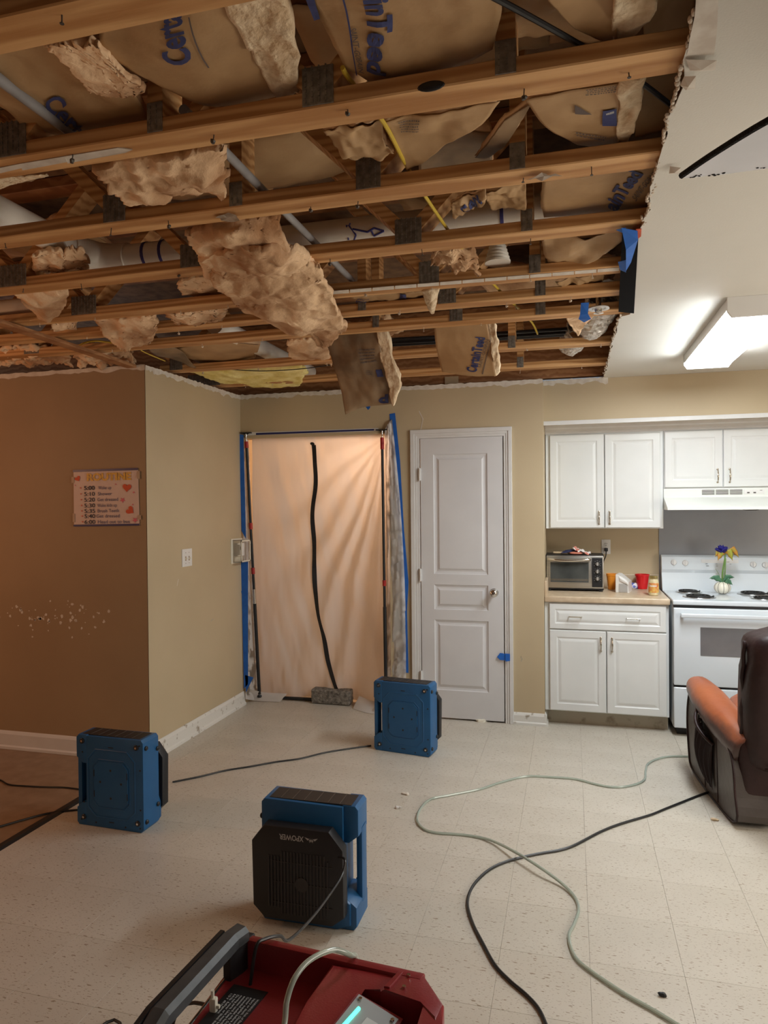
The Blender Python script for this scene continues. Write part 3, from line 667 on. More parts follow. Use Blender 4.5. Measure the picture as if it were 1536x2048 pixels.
fluff('small pale drip of fiberglass pointing down over the fifth truss', [rows(2.44, [(843, 582), (861, 578), (880, 577)], [(850, 600, 2.42), (863, 601, 2.41), (875, 598, 2.42)], [(860, 626, 2.40), (864, 628, 2.40), (868, 626, 2.40)])], seed=39, th=.02, amp=.006, jag=.04, m='fibe', nu=20, nv=24)
batt('limp kraft folds drooping by the right end of the fourth truss', rows(2.49, [(1110, 560), (1160, 553), (1215, 545)], [(1130, 572), (1165, 568), (1200, 568)], [(1142, 582), (1170, 574), (1190, 582)]), amp=.02, fr=14, seed=40, back=False)
batt('hanging kraft flap reading CertainTeed in full, above the white door', rowsY([(866, 640, 3.48), (924, 636, 3.48), (972, 630, 3.48)], [(868, 652, 3.52), (925, 648, 3.52), (974, 642, 3.52)], [(873, 700, 3.62), (930, 698, 3.60), (983, 696, 3.60)], [(884, 744, 3.66), (940, 752, 3.64), (992, 752, 3.64)]), amp=.005, fr=9, seed=41, th=.02,
     prints=[('text', 'CertainTeed', (952, 745), (18, -70), (-20, -4), .03, 'ink'), ('text', 'SAINT-GOBAIN', (962, 735), (16, -56), (-6, -1), 0, 'inkd'), ('quad', [(982, 675), (983, 675), (966, 748), (964, 748)], 'inkd')],
     strip=rowsY([(974, 640, 3.55), (981, 640, 3.55), (988, 645, 3.55)], [(983, 695, 3.60), (990, 695, 3.60), (997, 695, 3.60)], [(990, 752, 3.64), (994, 750, 3.64), (999, 745, 3.64)]))
batt('long stained dark kraft flap hanging down in front of the far wall', rowsY([(640, 655, 3.54), (700, 655, 3.54), (757, 655, 3.54)], [(662, 715, 3.60), (715, 718, 3.58), (765, 712, 3.58)], [(680, 775, 3.68), (730, 775, 3.66), (780, 765, 3.66)], [(692, 828, 3.74), (725, 815, 3.74), (786, 808, 3.72)]), kraft='kraftd', amp=.016, fr=8, seed=42, th=.02, jag=.0,
     prints=[('quad', [(751, 740), (763, 739), (768, 753), (755, 754)], 'ink'), ('lines', (717, 698), (34, -2), (4, 32), 5, 'inkd'), ('lines', (731, 741), (14, 1), (1, 10), 3, 'inkd'), ('text', 'd', (757, 806), (20, -1), (2, -16), .05, 'ink')],
     strip=rowsY([(754, 650, 3.53), (764, 650, 3.53), (772, 655, 3.53)], [(762, 712, 3.57), (775, 712, 3.57), (783, 712, 3.57)], [(775, 765, 3.63), (790, 765, 3.63), (800, 768, 3.63)], [(782, 808, 3.69), (786, 810, 3.69), (790, 800, 3.69)]))
batt('smooth kraft belly resting above the tan wall corner', rows(2.51, [(330, 700), (430, 685), (520, 690)], [(365, 712), (440, 705, 2.49), (515, 704)], [(400, 726), (450, 724, 2.49), (510, 716)]), amp=.006, seed=43)
batt('dirty kraft tongue hanging at the left of the smooth kraft belly', rows(2.49, [(295, 695), (325, 690), (345, 692)], [(315, 712), (345, 708), (365, 705)], [(370, 728, 2.46), (385, 735, 2.45), (395, 738, 2.45)]), amp=.014, seed=44, kraft='kraftd', back=False)
fluff('tan clump with hollow, left of the long dark kraft flap', [rows(2.47, [(572, 682), (605, 675), (660, 668)], [(574, 705), (615, 705, 2.44), (662, 700)], [(592, 732), (628, 724), (668, 735)])], seed=45, th=.04, amp=.02, jag=.08)
fluff('long yellow fiberglass batt lying over the tan wall corner', [rows(2.46, [(352, 738), (470, 737), (612, 732)], [(400, 752, 2.45), (480, 754, 2.44), (622, 746, 2.45)], [(432, 764, 2.45), (520, 776, 2.44), (600, 776, 2.45)])], seed=46, th=.05, amp=.012, jag=.07, m='fiby', name='insulation_batt')
fluff('ragged hanging tan clump above the brown wall, right of the loose board', [rows(2.46, [(175, 638), (250, 632), (318, 622)], [(198, 665, 2.44), (262, 660, 2.43), (320, 655, 2.45)], [(228, 692, 2.43), (258, 702, 2.42), (305, 690, 2.44)])], seed=47, th=.04, amp=.025, jag=.12)
fluff('dusty fiberglass rubble at the left edge, above the brown wall', [rows(2.50, [(-40, 690), (50, 685), (140, 690)], [(-40, 708, 2.47), (50, 712, 2.46), (150, 705, 2.47)], [(-40, 733, 2.46), (60, 730, 2.45), (150, 728, 2.46)])], seed=48, th=.03, amp=.04, jag=.1, fr=14)
fluff('dusty fiberglass rubble above the brown wall, just left of its corner', [rows(2.50, [(130, 688), (200, 690), (270, 700)], [(140, 705, 2.47), (205, 708, 2.46), (272, 712, 2.47)], [(150, 729, 2.46), (215, 729, 2.45), (280, 728, 2.46)])], seed=49, th=.03, amp=.04, jag=.1, fr=14)
fluff('small brown paper-backed tuft above the left end of the loose board', [rows(2.48, [(95, 640), (130, 636), (160, 634)], [(100, 655, 2.46), (132, 655), (158, 650)], [(110, 668), (135, 668), (155, 660)])], seed=50, th=.02, amp=.02)
fluff('curl of pale fiberglass hanging at the left edge below the white paper strip', [rows(2.47, [(-20, 352), (50, 350), (100, 345)], [(-20, 362, 2.45), (50, 360), (95, 352)], [(-20, 385, 2.44), (10, 372), (25, 368)])], seed=51, th=.015, amp=.01, m='fibe')
# deeper batts up against the deck
rnd = random.Random(3); bay = [(1.57, 1.88), (2.0, 2.32), (2.44, 2.75), (2.87, 3.06), (3.50, 4.03), (4.17, 4.63)]
wh = ['first', 'second', 'third', 'fourth', 'fifth', 'last']; wx = ['left', 'middle', 'right']
for bi, (ya, yb) in enumerate(bay):
    for ci, xa in enumerate((-2.5, -1.55, -.6)):
        xa += rnd.uniform(-.12, .12)-.1*bi*(ci == 0)*0; xb = xa+rnd.uniform(.55, .8); z = rnd.uniform(2.68, 2.75); s = rnd.uniform(.03, .09)
        if (bi >= 4 and ci == 0) or (bi+ci) % 2 == 1: continue
        R = [[Vector((xa+(xb-xa)*u, ya+(yb-ya)*v, z-s*(1-(2*u-1)**2)*(1-.6*(2*v-1)**2))) for u in (0, .33, .66, 1)] for v in (0, .5, 1)]
        if (bi+ci) % 3: batt('shadowed %s batt deep in the %s gap between trusses, %s part' % ('kraft', wh[bi], wx[ci]), R, seed=60+bi*3+ci, amp=.02, nu=18, nv=12, th=.05)
        else: fluff('shadowed fiberglass deep in the %s gap between trusses, %s part' % (wh[bi], wx[ci]), [R], seed=60+bi*3+ci, nu=24, nv=20)
# ------------------------------------------------------------------ pipes, cables, duct
def run(name, label, cat, pts, r, m, seg=12, sm=False, group=None, fuzz=0):
    pts = [Vector(p) for p in pts]
    if sm: pts = smoothpath(pts, 6)
    b = MB(); b.tube(pts, r, seg); o = b.build(name, m, None, smooth='auto'); tag(o, label, cat, group); return o
p = uz(75, 215, 2.515); run('grey_pipe', 'grey pipe slanting down at the left edge beside the creased batt', 'pipe', [(p.x, .8, 2.515), (p.x, 1.47+.0, 2.515), (p.x, 1.80, 2.515)], .0135, 'conduit')
p = uz(575, 430, 2.505); run('grey_pipe', 'long grey pipe running away behind three trusses, left of centre', 'pipe', [(p.x, 1.50, 2.505), (p.x, 3.0, 2.505)], .0125, 'conduit')
px = uz(150, 500, 2.59).x
t = thing('drain_pipe', 'white drain pipe with blue joint rings crossing behind the third truss', 'pipe', (px, 2.3, 2.59))
pc = uz(700, 468, 2.575)
b = MB(); b.tube([(px, 1.1, 2.59), (px, pc.y-.15, 2.59)], .052, 20); b.build('pipe_run', 'pvc', t, smooth='auto')
b = MB(); b.tube(smoothpath([(px, pc.y-.16, 2.59), (px+.02, pc.y-.05, 2.59), (px+.07, pc.y-.005, 2.585), (px+.17, pc.y, 2.58)], 5), .060, 20); b.build('pipe_elbow', 'pvc', t, smooth='auto')
b = MB(); b.tube([(px+.16, pc.y, 2.58), (.15, pc.y, 2.58)], .052, 20); b.build('pipe_run', 'pvc', t, smooth='auto')
for xx in (235, 280, 315, 1000):
    q = uy(xx, 500, pc.y-.05).x; b = MB(); b.tube([(q, pc.y, 2.58), (q+.012, pc.y, 2.58)], .0545, 20); b.build('joint_ring', 'pvcw', t, smooth='auto')
b = MB()
for a, c in (((693, 450), (697, 480)), ((697, 450), (712, 470)), ((712, 470), (706, 486)), ((705, 458), (735, 464)), ((735, 464), (748, 456)), ((748, 456), (768, 462)), ((768, 462), (748, 472)), ((748, 472), (742, 460)), ((700, 446), (702, 486))):
    def onp(q):
        d = ray(*q); dy, dz = d.y, d.z; oy, oz = CAM.y-pc.y, CAM.z-2.58; A = dy*dy+dz*dz; B = 2*(oy*dy+oz*dz); C = oy*oy+oz*oz-.0526**2; D = B*B-4*A*C
        return CAM+d*((-B-math.sqrt(D))/(2*A)) if D > 0 else None
    p0, p1 = onp(a), onp(c)
    if p0 and p1: b.tube([p0, p1], .0035, 6)
if b.bm.verts: b.build('marker_scrawl', 'pvcw', t)
p = uz(525, 697, 2.56); run('drain_pipe', 'white drain pipe above the yellow batt at the wall corner', 'pipe', [(p.x, 3.5, 2.56), (p.x, 4.95, 2.56)], .052, 'pvc', 20)
p = uz(10, 606, 2.50); run('drain_pipe', 'white drain pipe end at the left edge under the third truss', 'pipe', [(p.x-.25, 2.84, 2.53), (p.x+.05, 2.845, 2.53)], .045, 'pvc', 20)
t = thing('pipe_fitting', 'white ribbed pipe fitting between third and fourth trusses', 'pipe', tuple(uz(992, 508, 2.52)))
c = uz(994, 505, 2.53); b = MB(); pr = []
for k in range(6): pr += [(.050-.004*k, -.055+k*.014), (.050-.004*k, -.047+k*.014), (.043-.004*k, -.046+k*.014)]
b.lathe(pr, (c.x, c.y+.02, c.z+.02), 24); b.build('ribbed_body', 'pvc', t, smooth='auto')
b = MB(); b.tube([(c.x, c.y+.02, c.z+.05), (c.x, c.y+.02, 2.80)], .03, 16); b.build('pipe_run', 'pvc', t, smooth='auto')
run('yellow_cable', 'thin yellow electrical cable slanting across five trusses', 'cable', [uz(685, 135, 2.50), uz(700, 160, 2.50), uz(768, 246, 2.497), uz(815, 335, 2.495), uz(872, 425, 2.495), uz(930, 505, 2.495), uz(1000, 582, 2.495), uz(1060, 640, 2.53), uz(1075, 668, 2.53)], .0055, 'yel', 8, True)
run('black_cable', 'thick black cable slanting through the top right corner of the open ceiling', 'cable', [uz(960, -20, 2.492), uz(1050, 28, 2.492), uz(1160, 90, 2.492), uz(1275, 160, 2.50), uz(1345, 213, 2.50)], .006, 'cord', 8, True)
for k, (dy, dz) in enumerate(((0, 0), (.035, .01), (.07, -.004), (.10, .012), (.14, .0))):
    q = uz(1060, 662, 2.55)
    run('black_cable', ['black cable nearest the camera in the bundle before the wall', 'second black cable of the bundle before the wall', 'middle black cable of the bundle before the wall', 'fourth black cable of the bundle before the wall', 'farthest black cable of the bundle before the wall'][k], 'cable', [(-1.2, q.y+dy-.06, 2.545+dz), (-.5, q.y+dy, 2.55+dz), (-.02, q.y+dy+.06, 2.56+dz)], .010, 'cord', 8, True)
run('black_cable', 'thin black wire sagging across the yellow batt', 'cable', [uz(440, 737, 2.452), uz(520, 742, 2.443), uz(600, 738, 2.443), uz(660, 730, 2.46)], .003, 'cord', 6, True)
run('yellow_cable', 'short yellow strand trailing from the tan clump above the brown wall', 'cable', [uz(152, 705, 2.45), uz(160, 690, 2.45), uz(190, 682, 2.45), uz(240, 686, 2.44), uz(290, 676, 2.44)], .005, 'yel', 6, True)
run('yellow_cable', 'short yellow wire hooked over the tan wall corner', 'cable', [uz(275, 695, 2.46), uz(290, 705, 2.45), uz(330, 722, 2.45)], .003, 'yel', 6, True)
# foil duct
def crumple(b, p0, p1, r, n=30, seg=26, seed=0, bend=0):
    p0, p1 = Vector(p0), Vector(p1); rings = []; t = (p1-p0).normalized(); a = t.cross(Vector((0, 0, 1))).normalized(); c = t.cross(a)
    for i in range(n+1):
        ring = []
        for k in range(seg):
            an = k*6.283/seg; q = p0.lerp(p1, i/n)+Vector((0, 0, -bend*math.sin(math.pi*i/n)))
            rr = r*(1+.10*math.sin(i*2.6)+.22*mn.noise(Vector((math.cos(an)*3, math.sin(an)*3, i*.6+seed))))
            ring.append(b.bm.verts.new(q+(a*math.cos(an)+c*math.sin(an))*rr))
        rings.append(ring)
    for i in range(n):
        for k in range(seg): b.bm.faces.new((rings[i][k], rings[i][(k+1) % seg], rings[i+1][(k+1) % seg], rings[i+1][k]))
t = thing('foil_duct', 'crumpled silver foil duct at the right end of the open ceiling', 'duct', (.12, 3.8, 2.55))
b = MB(); crumple(b, (.165, 3.52, 2.545), (.11, 4.02, 2.535), .078, seed=1); b.build('foil_sleeve', 'foil', t)
b = MB(); crumple(b, (.06, 4.16, 2.56), (.0, 4.62, 2.57), .074, seed=4); b.build('foil_sleeve', 'foil', t)
sf = Surf([[uz(x, y, z) for x, y, z in r] for r in (((1130, 634, 2.455), (1165, 630, 2.45), (1205, 624, 2.45)), ((1138, 650, 2.452), (1158, 645, 2.45), (1185, 636, 2.45)), ((1156, 672, 2.452), (1162, 664, 2.45), (1168, 652, 2.45)))], .01, 10, 70, .02)
sheet(sf, 20, 16, .02, .004).build('duct_wrap', 'fib', t, smooth=True)
# sprinkler
c = uz(1197, 617, 2.425)
t = thing('sprinkler_head', 'small white ring sprinkler head beside the hanging blue tape', 'sprinkler', tuple(c))
b = MB(); b.lathe([(.040, .004), (.046, .001), (.047, -.003), (.041, -.004), (.030, .0), (.030, .003)], c, 24); b.build('escutcheon', 'white', t, smooth='auto')
b = MB(); b.lathe([(.012, .016), (.014, -.004), (.008, -.012), (.012, -.020), (.022, -.022), (.004, -.026)], c, 14); b.tube([c+Vector((-.016, 0, .0)), c+Vector((-.010, 0, -.020))], .003, 6); b.tube([c+Vector((.016, 0, .0)), c+Vector((.010, 0, -.020))], .003, 6); b.tube([c, c+Vector((0, 0, .20))], .012, 10); b.build('sprinkler_body', 'chrome', t, smooth='auto')
# tapes on ceiling
def tapeobj(label, quads, m='bluetape', th=.001, name='painters_tape', cat='tape'):
    b = MB()
    for q in quads: b.quad(q)
    bmesh.ops.remove_doubles(b.bm, verts=b.bm.verts, dist=.0004)
    thicken(b, th)
    return tag(b.build(name, m), label, cat)
tapeobj('blue tape strip hanging from the sixth truss beside the sprinkler', [[uz(1162, 606, 2.44), uz(1178, 605, 2.44), uz(1176, 628, 2.40), uz(1160, 630, 2.40)], [uz(1160, 630, 2.40), uz(1176, 628, 2.40), uz(1182, 638, 2.385), uz(1168, 645, 2.385), uz(1157, 638, 2.39)]])
tapeobj('blue tape flag hanging from the drywall edge over the black slot', [[uz(1243, 456, 2.425), uz(1275, 462, 2.422), uz(1276, 480, 2.41), uz(1252, 500, 2.40)], [uz(1252, 500, 2.40), uz(1276, 480, 2.41), uz(1262, 525, 2.405), uz(1252, 542, 2.40)], [uz(1236, 524, 2.43), uz(1252, 520, 2.42), uz(1252, 545, 2.41), uz(1240, 540, 2.42)], [uz(1232, 460, 2.43), uz(1252, 455, 2.425), uz(1245, 466, 2.425)]])
tapeobj('small orange tag at the top end of the black slot', [[uz(1272, 459, 2.424), uz(1283, 458, 2.424), uz(1282, 473, 2.422), uz(1273, 480, 2.422)]], 'heart', .002, 'orange_tag', 'tag')
b = MB(); q = [uz(*p, 2.426) for p in ((1245, 463), (1277, 472), (1268, 627), (1237, 624))]
A = [b.bm.verts.new(p) for p in q]; B = [b.bm.verts.new(p+Vector((0, 0, .010))) for p in q]; b.bm.faces.new(A); b.bm.faces.new(B[::-1])
for i in range(4): b.bm.faces.new((A[i], A[(i+1) % 4], B[(i+1) % 4], B[i]))
b.build('duct_slot_board', 'mblack', ceil)
tapeobj('white torn drywall strip under the nearest truss at the left edge', [[uz(-80, 352, 2.441), uz(40, 328, 2.441), uz(45, 336, 2.438), uz(-80, 366, 2.438)], [uz(40, 328, 2.441), uz(130, 313, 2.441), uz(135, 324, 2.436), uz(45, 341, 2.436)], [uz(130, 313, 2.441), uz(235, 296, 2.441), uz(265, 300, 2.438), uz(250, 306, 2.436), uz(135, 327, 2.436)]], 'paper', .003, 'drywall_strip', 'drywall scrap')
q = []
for k in range(14):
    x0, x1 = 610+k*45, 610+(k+1)*45-2; f = lambda x: 592+(x-610)*(-.0825)
    q.append([uz(x0, f(x0)-5, 2.441), uz(x1, f(x1)-5, 2.441), uz(x1, f(x1)+1.5, 2.437), uz(x0, f(x0)+1, 2.437)])
tapeobj('long thin white drywall strip nailed under the fourth truss', q, 'paper', .002, 'drywall_strip', 'drywall scrap')
def scrap(label, px, py, w, h, seed, m='paper'):
    b = MB(); r = random.Random(seed); c = uz(px, py, 2.437); n = 11
    vs = [b.bm.verts.new(c+Vector((w*math.cos(i*6.283/n)*r.uniform(.6, 1.1), h*math.sin(i*6.283/n)*r.uniform(.5, 1.1), r.uniform(-.010, .004)))) for i in range(n)]; cv = b.bm.verts.new(c+Vector((0, 0, -.003)))
    for i in range(n): b.bm.faces.new((vs[i], vs[(i+1) % n], cv))
    bmesh.ops.solidify(b.bm, geom=b.bm.faces[:], thickness=.002); tag(b.build('drywall_scrap', m), label, 'drywall scrap')
scrap('torn scrap of white drywall paper under the right half of the second truss', 1088, 350, .045, .022, 2)
scrap('speckled white drywall crumb cluster under the second truss, left of centre', 455, 434, .045, .028, 3, 'gyp')
b = MB(); pa, pb = uz(-30, 632, 2.438), uz(305, 744, 2.424); d = (pb-pa).normalized(); s_ = Vector((-d.y, d.x, 0)).normalized()*.032
vs = []
for p in (pa, pb): vs.append([b.bm.verts.new(p+s_), b.bm.verts.new(p-s_), b.bm.verts.new(p-s_-Vector((0, 0, .018))), b.bm.verts.new(p+s_-Vector((0, 0, .018)))])
for k in range(4): b.bm.faces.new((vs[0][k], vs[0][(k+1) % 4], vs[1][(k+1) % 4], vs[1][k]))
b.bm.faces.new(vs[0]); b.bm.faces.new(vs[1][::-1]); tag(b.build('loose_board', 'woodd'), 'loose wooden board slanting under the trusses above the brown wall', 'board')
# ------------------------------------------------------------------ ceiling light and ceiling fan
t = thing('ceiling_light', 'glowing wraparound fluorescent light on the kitchen ceiling', 'light', (.775, 3.88, ZC))
b = MB(); b.box(.648, .902, 3.286, 4.474, 2.380, 2.4295, .003); b.build('base_tray', 'white', t)
b = MB(); pr_ = [(.652, 2.390), (.652, 2.372), (.668, 2.350), (.882, 2.350), (.898, 2.372), (.898, 2.390)]
b.prism(pr_, 3.285, 4.475, 'y'); b.build('diffuser', 'lamp', t)
for y0 in (3.272, 4.473):
    b = MB(); b.prism([(.645, 2.43), (.645, 2.368), (.663, 2.343), (.887, 2.343), (.905, 2.368), (.905, 2.43)], y0, y0+.014, 'y', .002); b.build('end_cap', 'white', t)
t = thing('ceiling_fan', 'ceiling fan at the right edge, dusty white leaf blade with a black edge', 'fan', (.80, 1.12, ZC))
hub = Vector((.80, 1.12, 2.15))
b = MB(); b.lathe([(.07, 2.43), (.075, 2.39), (.03, 2.37), (.02, 2.365)], (.80, 1.12, 0), 20); b.lathe([(.012, 2.37), (.012, 2.24)], (.80, 1.12, 0), 12); b.build('canopy', 'white', t, smooth='auto')
b = MB(); b.lathe([(.04, 2.25), (.11, 2.23), (.12, 2.17), (.09, 2.12), (.03, 2.10)], (.80, 1.12, 0), 24); b.build('motor', 'white', t, smooth='auto')
tip = Vector((.195, 1.372, 2.15)); base_ang = math.atan2(tip.y-hub.y, tip.x-hub.x)
for k in range(5):
    R = Matrix.Translation(hub) @ Matrix.Rotation(2*math.pi*k/5, 4, 'Z') @ Matrix.Translation(-hub)
    a = [(.195, 1.372), (.235, 1.302), (.297, 1.212), (.36, 1.15), (.50, 1.10), (.68, 1.13), (.70, 1.19), (.56, 1.30), (.46, 1.355), (.36, 1.376), (.27, 1.380), (.21, 1.378)]
    b = MB(); lo = [b.bm.verts.new(R @ Vector((x, y, 2.147))) for x, y in a]; hi = [b.bm.verts.new(R @ Vector((x, y, 2.153))) for x, y in a]
    b.bm.faces.new(lo); b.bm.faces.new(hi[::-1])
    for i in range(len(a)): b.bm.faces.new((lo[i], lo[(i+1) % len(a)], hi[(i+1) % len(a)], hi[i]))
    bl = b.build('blade', 'dustblade', t)
    b = MB(); path = [R @ Vector((x, y, 2.150)) for x, y in a[:6]]; b.tube(smoothpath(path, 5), .0055, 7); b.build('dusty_edge', 'dust', bl, kind='stuff')
    b = MB(); rr = random.Random(k)
    for i in range(36):
        u = rr.random()**1.5*4.9; i0 = 11-int(u); q = Vector((*a[i0], 2.1465)).lerp(Vector((*a[i0-1], 2.1465)), u-int(u))
        s = rr.uniform(.0008, .0022); b.blob(R @ (q+Vector((rr.uniform(0, .006), -rr.uniform(0, .010), 0))), (s*1.6, s, s*.5), 1, 6, 4)
    b.build('dust_specks', 'dust', bl, kind='stuff')
# ------------------------------------------------------------------ plastic sheeting doorway
t = thing('plastic_curtain', 'translucent plastic sheet closing the doorway, black zipper down its middle', 'plastic sheet', (-1.86, 5.08, 0))
X0, X1, ZT = -2.415, -1.335, 2.085
def filmY(x, z):
    u = (x-X0)/(X1-X0); v = z/ZT
    dx, dz = u-1.0, v-1.0; ang = math.atan2(-dz, -dx+.02); dist = math.hypot(dx*.55, dz)
    y = 5.045+.205*(1-v)**1.25-.10*max(0, (u-.72)/.28)*(1-v)**1.3
    y += .022*math.sin(math.pi*u)*math.sin(math.pi*v)
    y += .020*math.sin(ang*26+2*mn.noise(Vector((dist*3, ang*2, 0))))*min(1, dist*2.2)*math.exp(-((u-.75)/.55)**2)
    a2 = u*.82+v*.42
    y += .030*mn.noise(Vector((a2*12, (u-v)*2.0, 1)))*min(1, u*5)*(1-v*.4)
    y += .012*mn.noise(Vector((u*9, v*2.0, 7)))*(1-v)
    y += .006*mn.noise(Vector((u*24, v*9, 3)))*max(0, .5-v)*2
    y += .0035*mn.noise(Vector((u*30, v*12, 5)))
    return y
def filmP(x, z): return Vector((x, filmY(x, z), z))
b = MB(); nu, nv = 150, 190; g = []
for j in range(nv+1):
    v = j/nv; row = []
    for i in range(nu+1):
        u = i/nu; x = X0+(X1-X0)*u; zb = .02+.03*max(0, mn.noise(Vector((u*6, 0, 0)))); z = zb+(ZT-zb)*v
        p = filmP(x, z); p.x += .012*math.sin(v*9)*(1-v)*u-.085*(1-v)*(1-u)**2
        row.append(b.bm.verts.new(p))
    g.append(row)
for j in range(nv):
    for i in range(nu): b.bm.faces.new((g[j][i], g[j][i+1], g[j+1][i+1], g[j+1][i]))
b.build('film', 'film', t, smooth=True)
def flap(pts_l, pts_r, name, nu=14, nv=90, amp=.010, seed=0):
    b = MB(); g = []
    L = smoothpath(pts_l, 12); R_ = smoothpath(pts_r, 12)
    for j in range(nv+1):
        v = j/nv; l = L[int(v*(len(L)-1))]; r = R_[int(v*(len(R_)-1))]; row = []
        for i in range(nu+1):
            u = i/nu; p = l.lerp(r, u); e = math.sin(math.pi*u)**.5
            p = p+Vector((0, -1, 0))*e*(amp*1.2+amp*(mn.noise(Vector((u*5+v*2, v*7, seed)))+.6*mn.noise(Vector((u*11, v*19, seed)))))
            row.append(b.bm.verts.new(p))
        g.append(row)
    for j in range(nv):
        for i in range(nu): b.bm.faces.new((g[j][i], g[j][i+1], g[j+1][i+1], g[j+1][i]))
    return b.build(name, 'film', t, smooth=True)
flap([uy(770, 860, 5.0), uy(772, 1000, 5.03), uy(773, 1200, 5.04), uy(768, 1370, 5.05), uy(745, 1420, 5.02)],
     [uy(784, 838, 5.004), uy(800, 1000, 5.006), uy(810, 1180, 5.006), uy(812, 1330, 5.0), uy(812, 1375, 4.99)], 'side_flap', amp=.014, seed=3)
flap([uy(483, 872, 5.005), uy(485, 1000, 5.005), uy(487, 1150, 5.005), uy(491, 1290, 5.005), uy(491, 1398, 5.0)],
     [uy(497, 880, 5.035), uy(502, 1000, 5.07), uy(508, 1150, 5.12), uy(514, 1290, 5.16), uy(517, 1400, 5.17)], 'side_flap', amp=.010, seed=5)
b = MB(); zp = [(628, 890), (631, 940), (628, 1000), (627, 1060), (629, 1120), (631, 1180), (637, 1230), (648, 1275), (656, 1320), (664, 1350), (674, 1380)]
path = []
for p in zp:
    q = uy(*p, 5.06)
    for _ in range(3): q = uy(*p, filmY(q.x, q.z)-.004)
    path.append(q)
path = smoothpath(path, 8); L = []; R_ = []
for i, p in enumerate(path):
    q = filmP(p.x, p.z)
    L.append(b.bm.verts.new(Vector((p.x-.017, filmY(p.x-.017, p.z)-.010, p.z)))); R_.append(b.bm.verts.new(Vector((p.x+.017, filmY(p.x+.017, p.z)-.010, p.z))))
for i in range(len(path)-1): b.bm.faces.new((L[i], R_[i], R_[i+1], L[i+1]))
b.blob(path[0]+Vector((-.012, -.004, .01)), (.018, .006, .012), .8, 10, 6, amp=.4, fr=60)
b.build('zipper', 'black', t)
# loose bottom edges of plastic on the floor
b = MB()
def floorflap(b, pts, seed):
    n = 16; A = smoothpath([Vector(p) for p in pts[0]], 8); B = smoothpath([Vector(p) for p in pts[1]], 8); g = []
    for j in range(9):
        v = j/8; row = []
        for i in range(len(A)):
            p = A[i].lerp(B[i], v); p = p+Vector((0, 0, .014*abs(mn.noise(Vector((i*.5, v*3, seed))))*math.sin(math.pi*min(1, v*1.2)))); row.append(b.bm.verts.new(p))
        g.append(row)
    for j in range(8):
        for i in range(len(A)-1): b.bm.faces.new((g[j][i], g[j][i+1], g[j+1][i+1], g[j+1][i]))
floorflap(b, ([(-1.60, 5.18, .08), (-1.5, 5.15, .06), (-1.34, 5.10, .05)], [uz(706, 1417, .004), uz(735, 1426, .004), uz(775, 1430, .004)]), 1); b.build('hem', 'film', t, smooth=True); b = MB()
floorflap(b, ([(-2.45, 5.03, .12), (-2.38, 5.14, .07), (-2.20, 5.18, .06)], [uz(494, 1400, .006), uz(515, 1402, .006), uz(560, 1404, .006)]), 2)
b.build('hem', 'film', t, smooth=True)
tapeobj('long blue tape strip holding the right edge of the plastic, up past its top', [[uy(*p, 5.0095) for p in ((779, 828), (790, 826), (800, 920), (787, 925))], [uy(*p, 5.0095) for p in ((787, 925), (800, 920), (808, 1060), (797, 1064))], [uy(*p, 5.008) for p in ((797, 1064), (808, 1060), (817, 1165), (806, 1180))], [uy(*p, 5.006) for p in ((806, 1180), (817, 1165), (814, 1220), (805, 1225))], [uy(*p, 5.003) for p in ((805, 1225), (814, 1220), (817, 1346), (807, 1345))]])
tapeobj('upper blue tape strip beside the left wall corner, above the thermostat', [[uy(*p, 5.0) for p in ((478, 868), (487, 870), (492, 1078), (483, 1062))]])
tapeobj('lower blue tape strip beside the left wall corner, under the thermostat', [[uy(*p, 5.0) for p in ((482, 1124), (496, 1122), (496, 1368), (488, 1378))], [uy(*p, 5.0) for p in ((490, 1350), (507, 1355), (503, 1362), (492, 1385))], [uy(*p, 4.998) for p in ((482, 1182), (496, 1176), (496, 1184), (484, 1190))], [uy(*p, 4.998) for p in ((479, 1122), (494, 1122), (493, 1136), (480, 1137))]])
tapeobj('dark blue tape line along the top edge of the doorway plastic', [[uy(*p, 5.008) for p in ((512, 866), (748, 858), (748, 861), (512, 870))]], 'dtape')
tapeobj('white plastic hem strip above the doorway plastic', [[uy(*p, 5.011) for p in ((488, 865), (757, 856), (757, 862), (488, 871))]], 'trim', name='hem_strip', cat='plastic strip')
tapeobj('tiny blue tape scrap under the long dark kraft flap', [[uy(*p, 3.742) for p in ((727, 808), (742, 806), (740, 816), (736, 820))]])
def pole(label, top, bot, segs, loc):
    t = thing('spring_pole', label, 'pole', loc); top = Vector(top); bot = Vector(bot); P = lambda s: top.lerp(bot, s)
    b = MB(); b.tube([P(.0), P(.05)], .006, 10); b.build('inner_tube', 'chrome', t, smooth='auto')
    b = MB(); b.tube([P(.045), P(.62)], .0105, 12); b.tube([P(.62), P(.99)], .0135, 12); b.build('outer_tube', 'black', t, smooth='auto')
    b = MB(); b.lathe([(.018, 0), (.02, .01), (.014, .02)], P(1)-Vector((0, 0, .005)), 12); b.build('foot', 'black', t, smooth='auto')
    for s, l in segs: b = MB(); b.tube([P(s-l), P(s+l)], .0145, 12); b.build('collar', 'redk', t, smooth='auto')
    b = MB(); b.box(top.x-.045, top.x+.045, top.y-.02, top.y+.02, top.z+.004, top.z+.012, .003); b.tube([top+Vector((-.04, 0, .012)), top+Vector((0, 0, -.005)), top+Vector((.04, 0, .012))], .004, 6); b.build('clamp_head', 'black', t)
    return t
t1 = pole('left spring pole with red collars holding up the plastic, shiny band in its middle', uy(492, 868, 5.0), uy(519, 1393, 5.125), [(.04, .012), (.345, .012), (.515, .012)], tuple(uy(519, 1393, 5.125)))
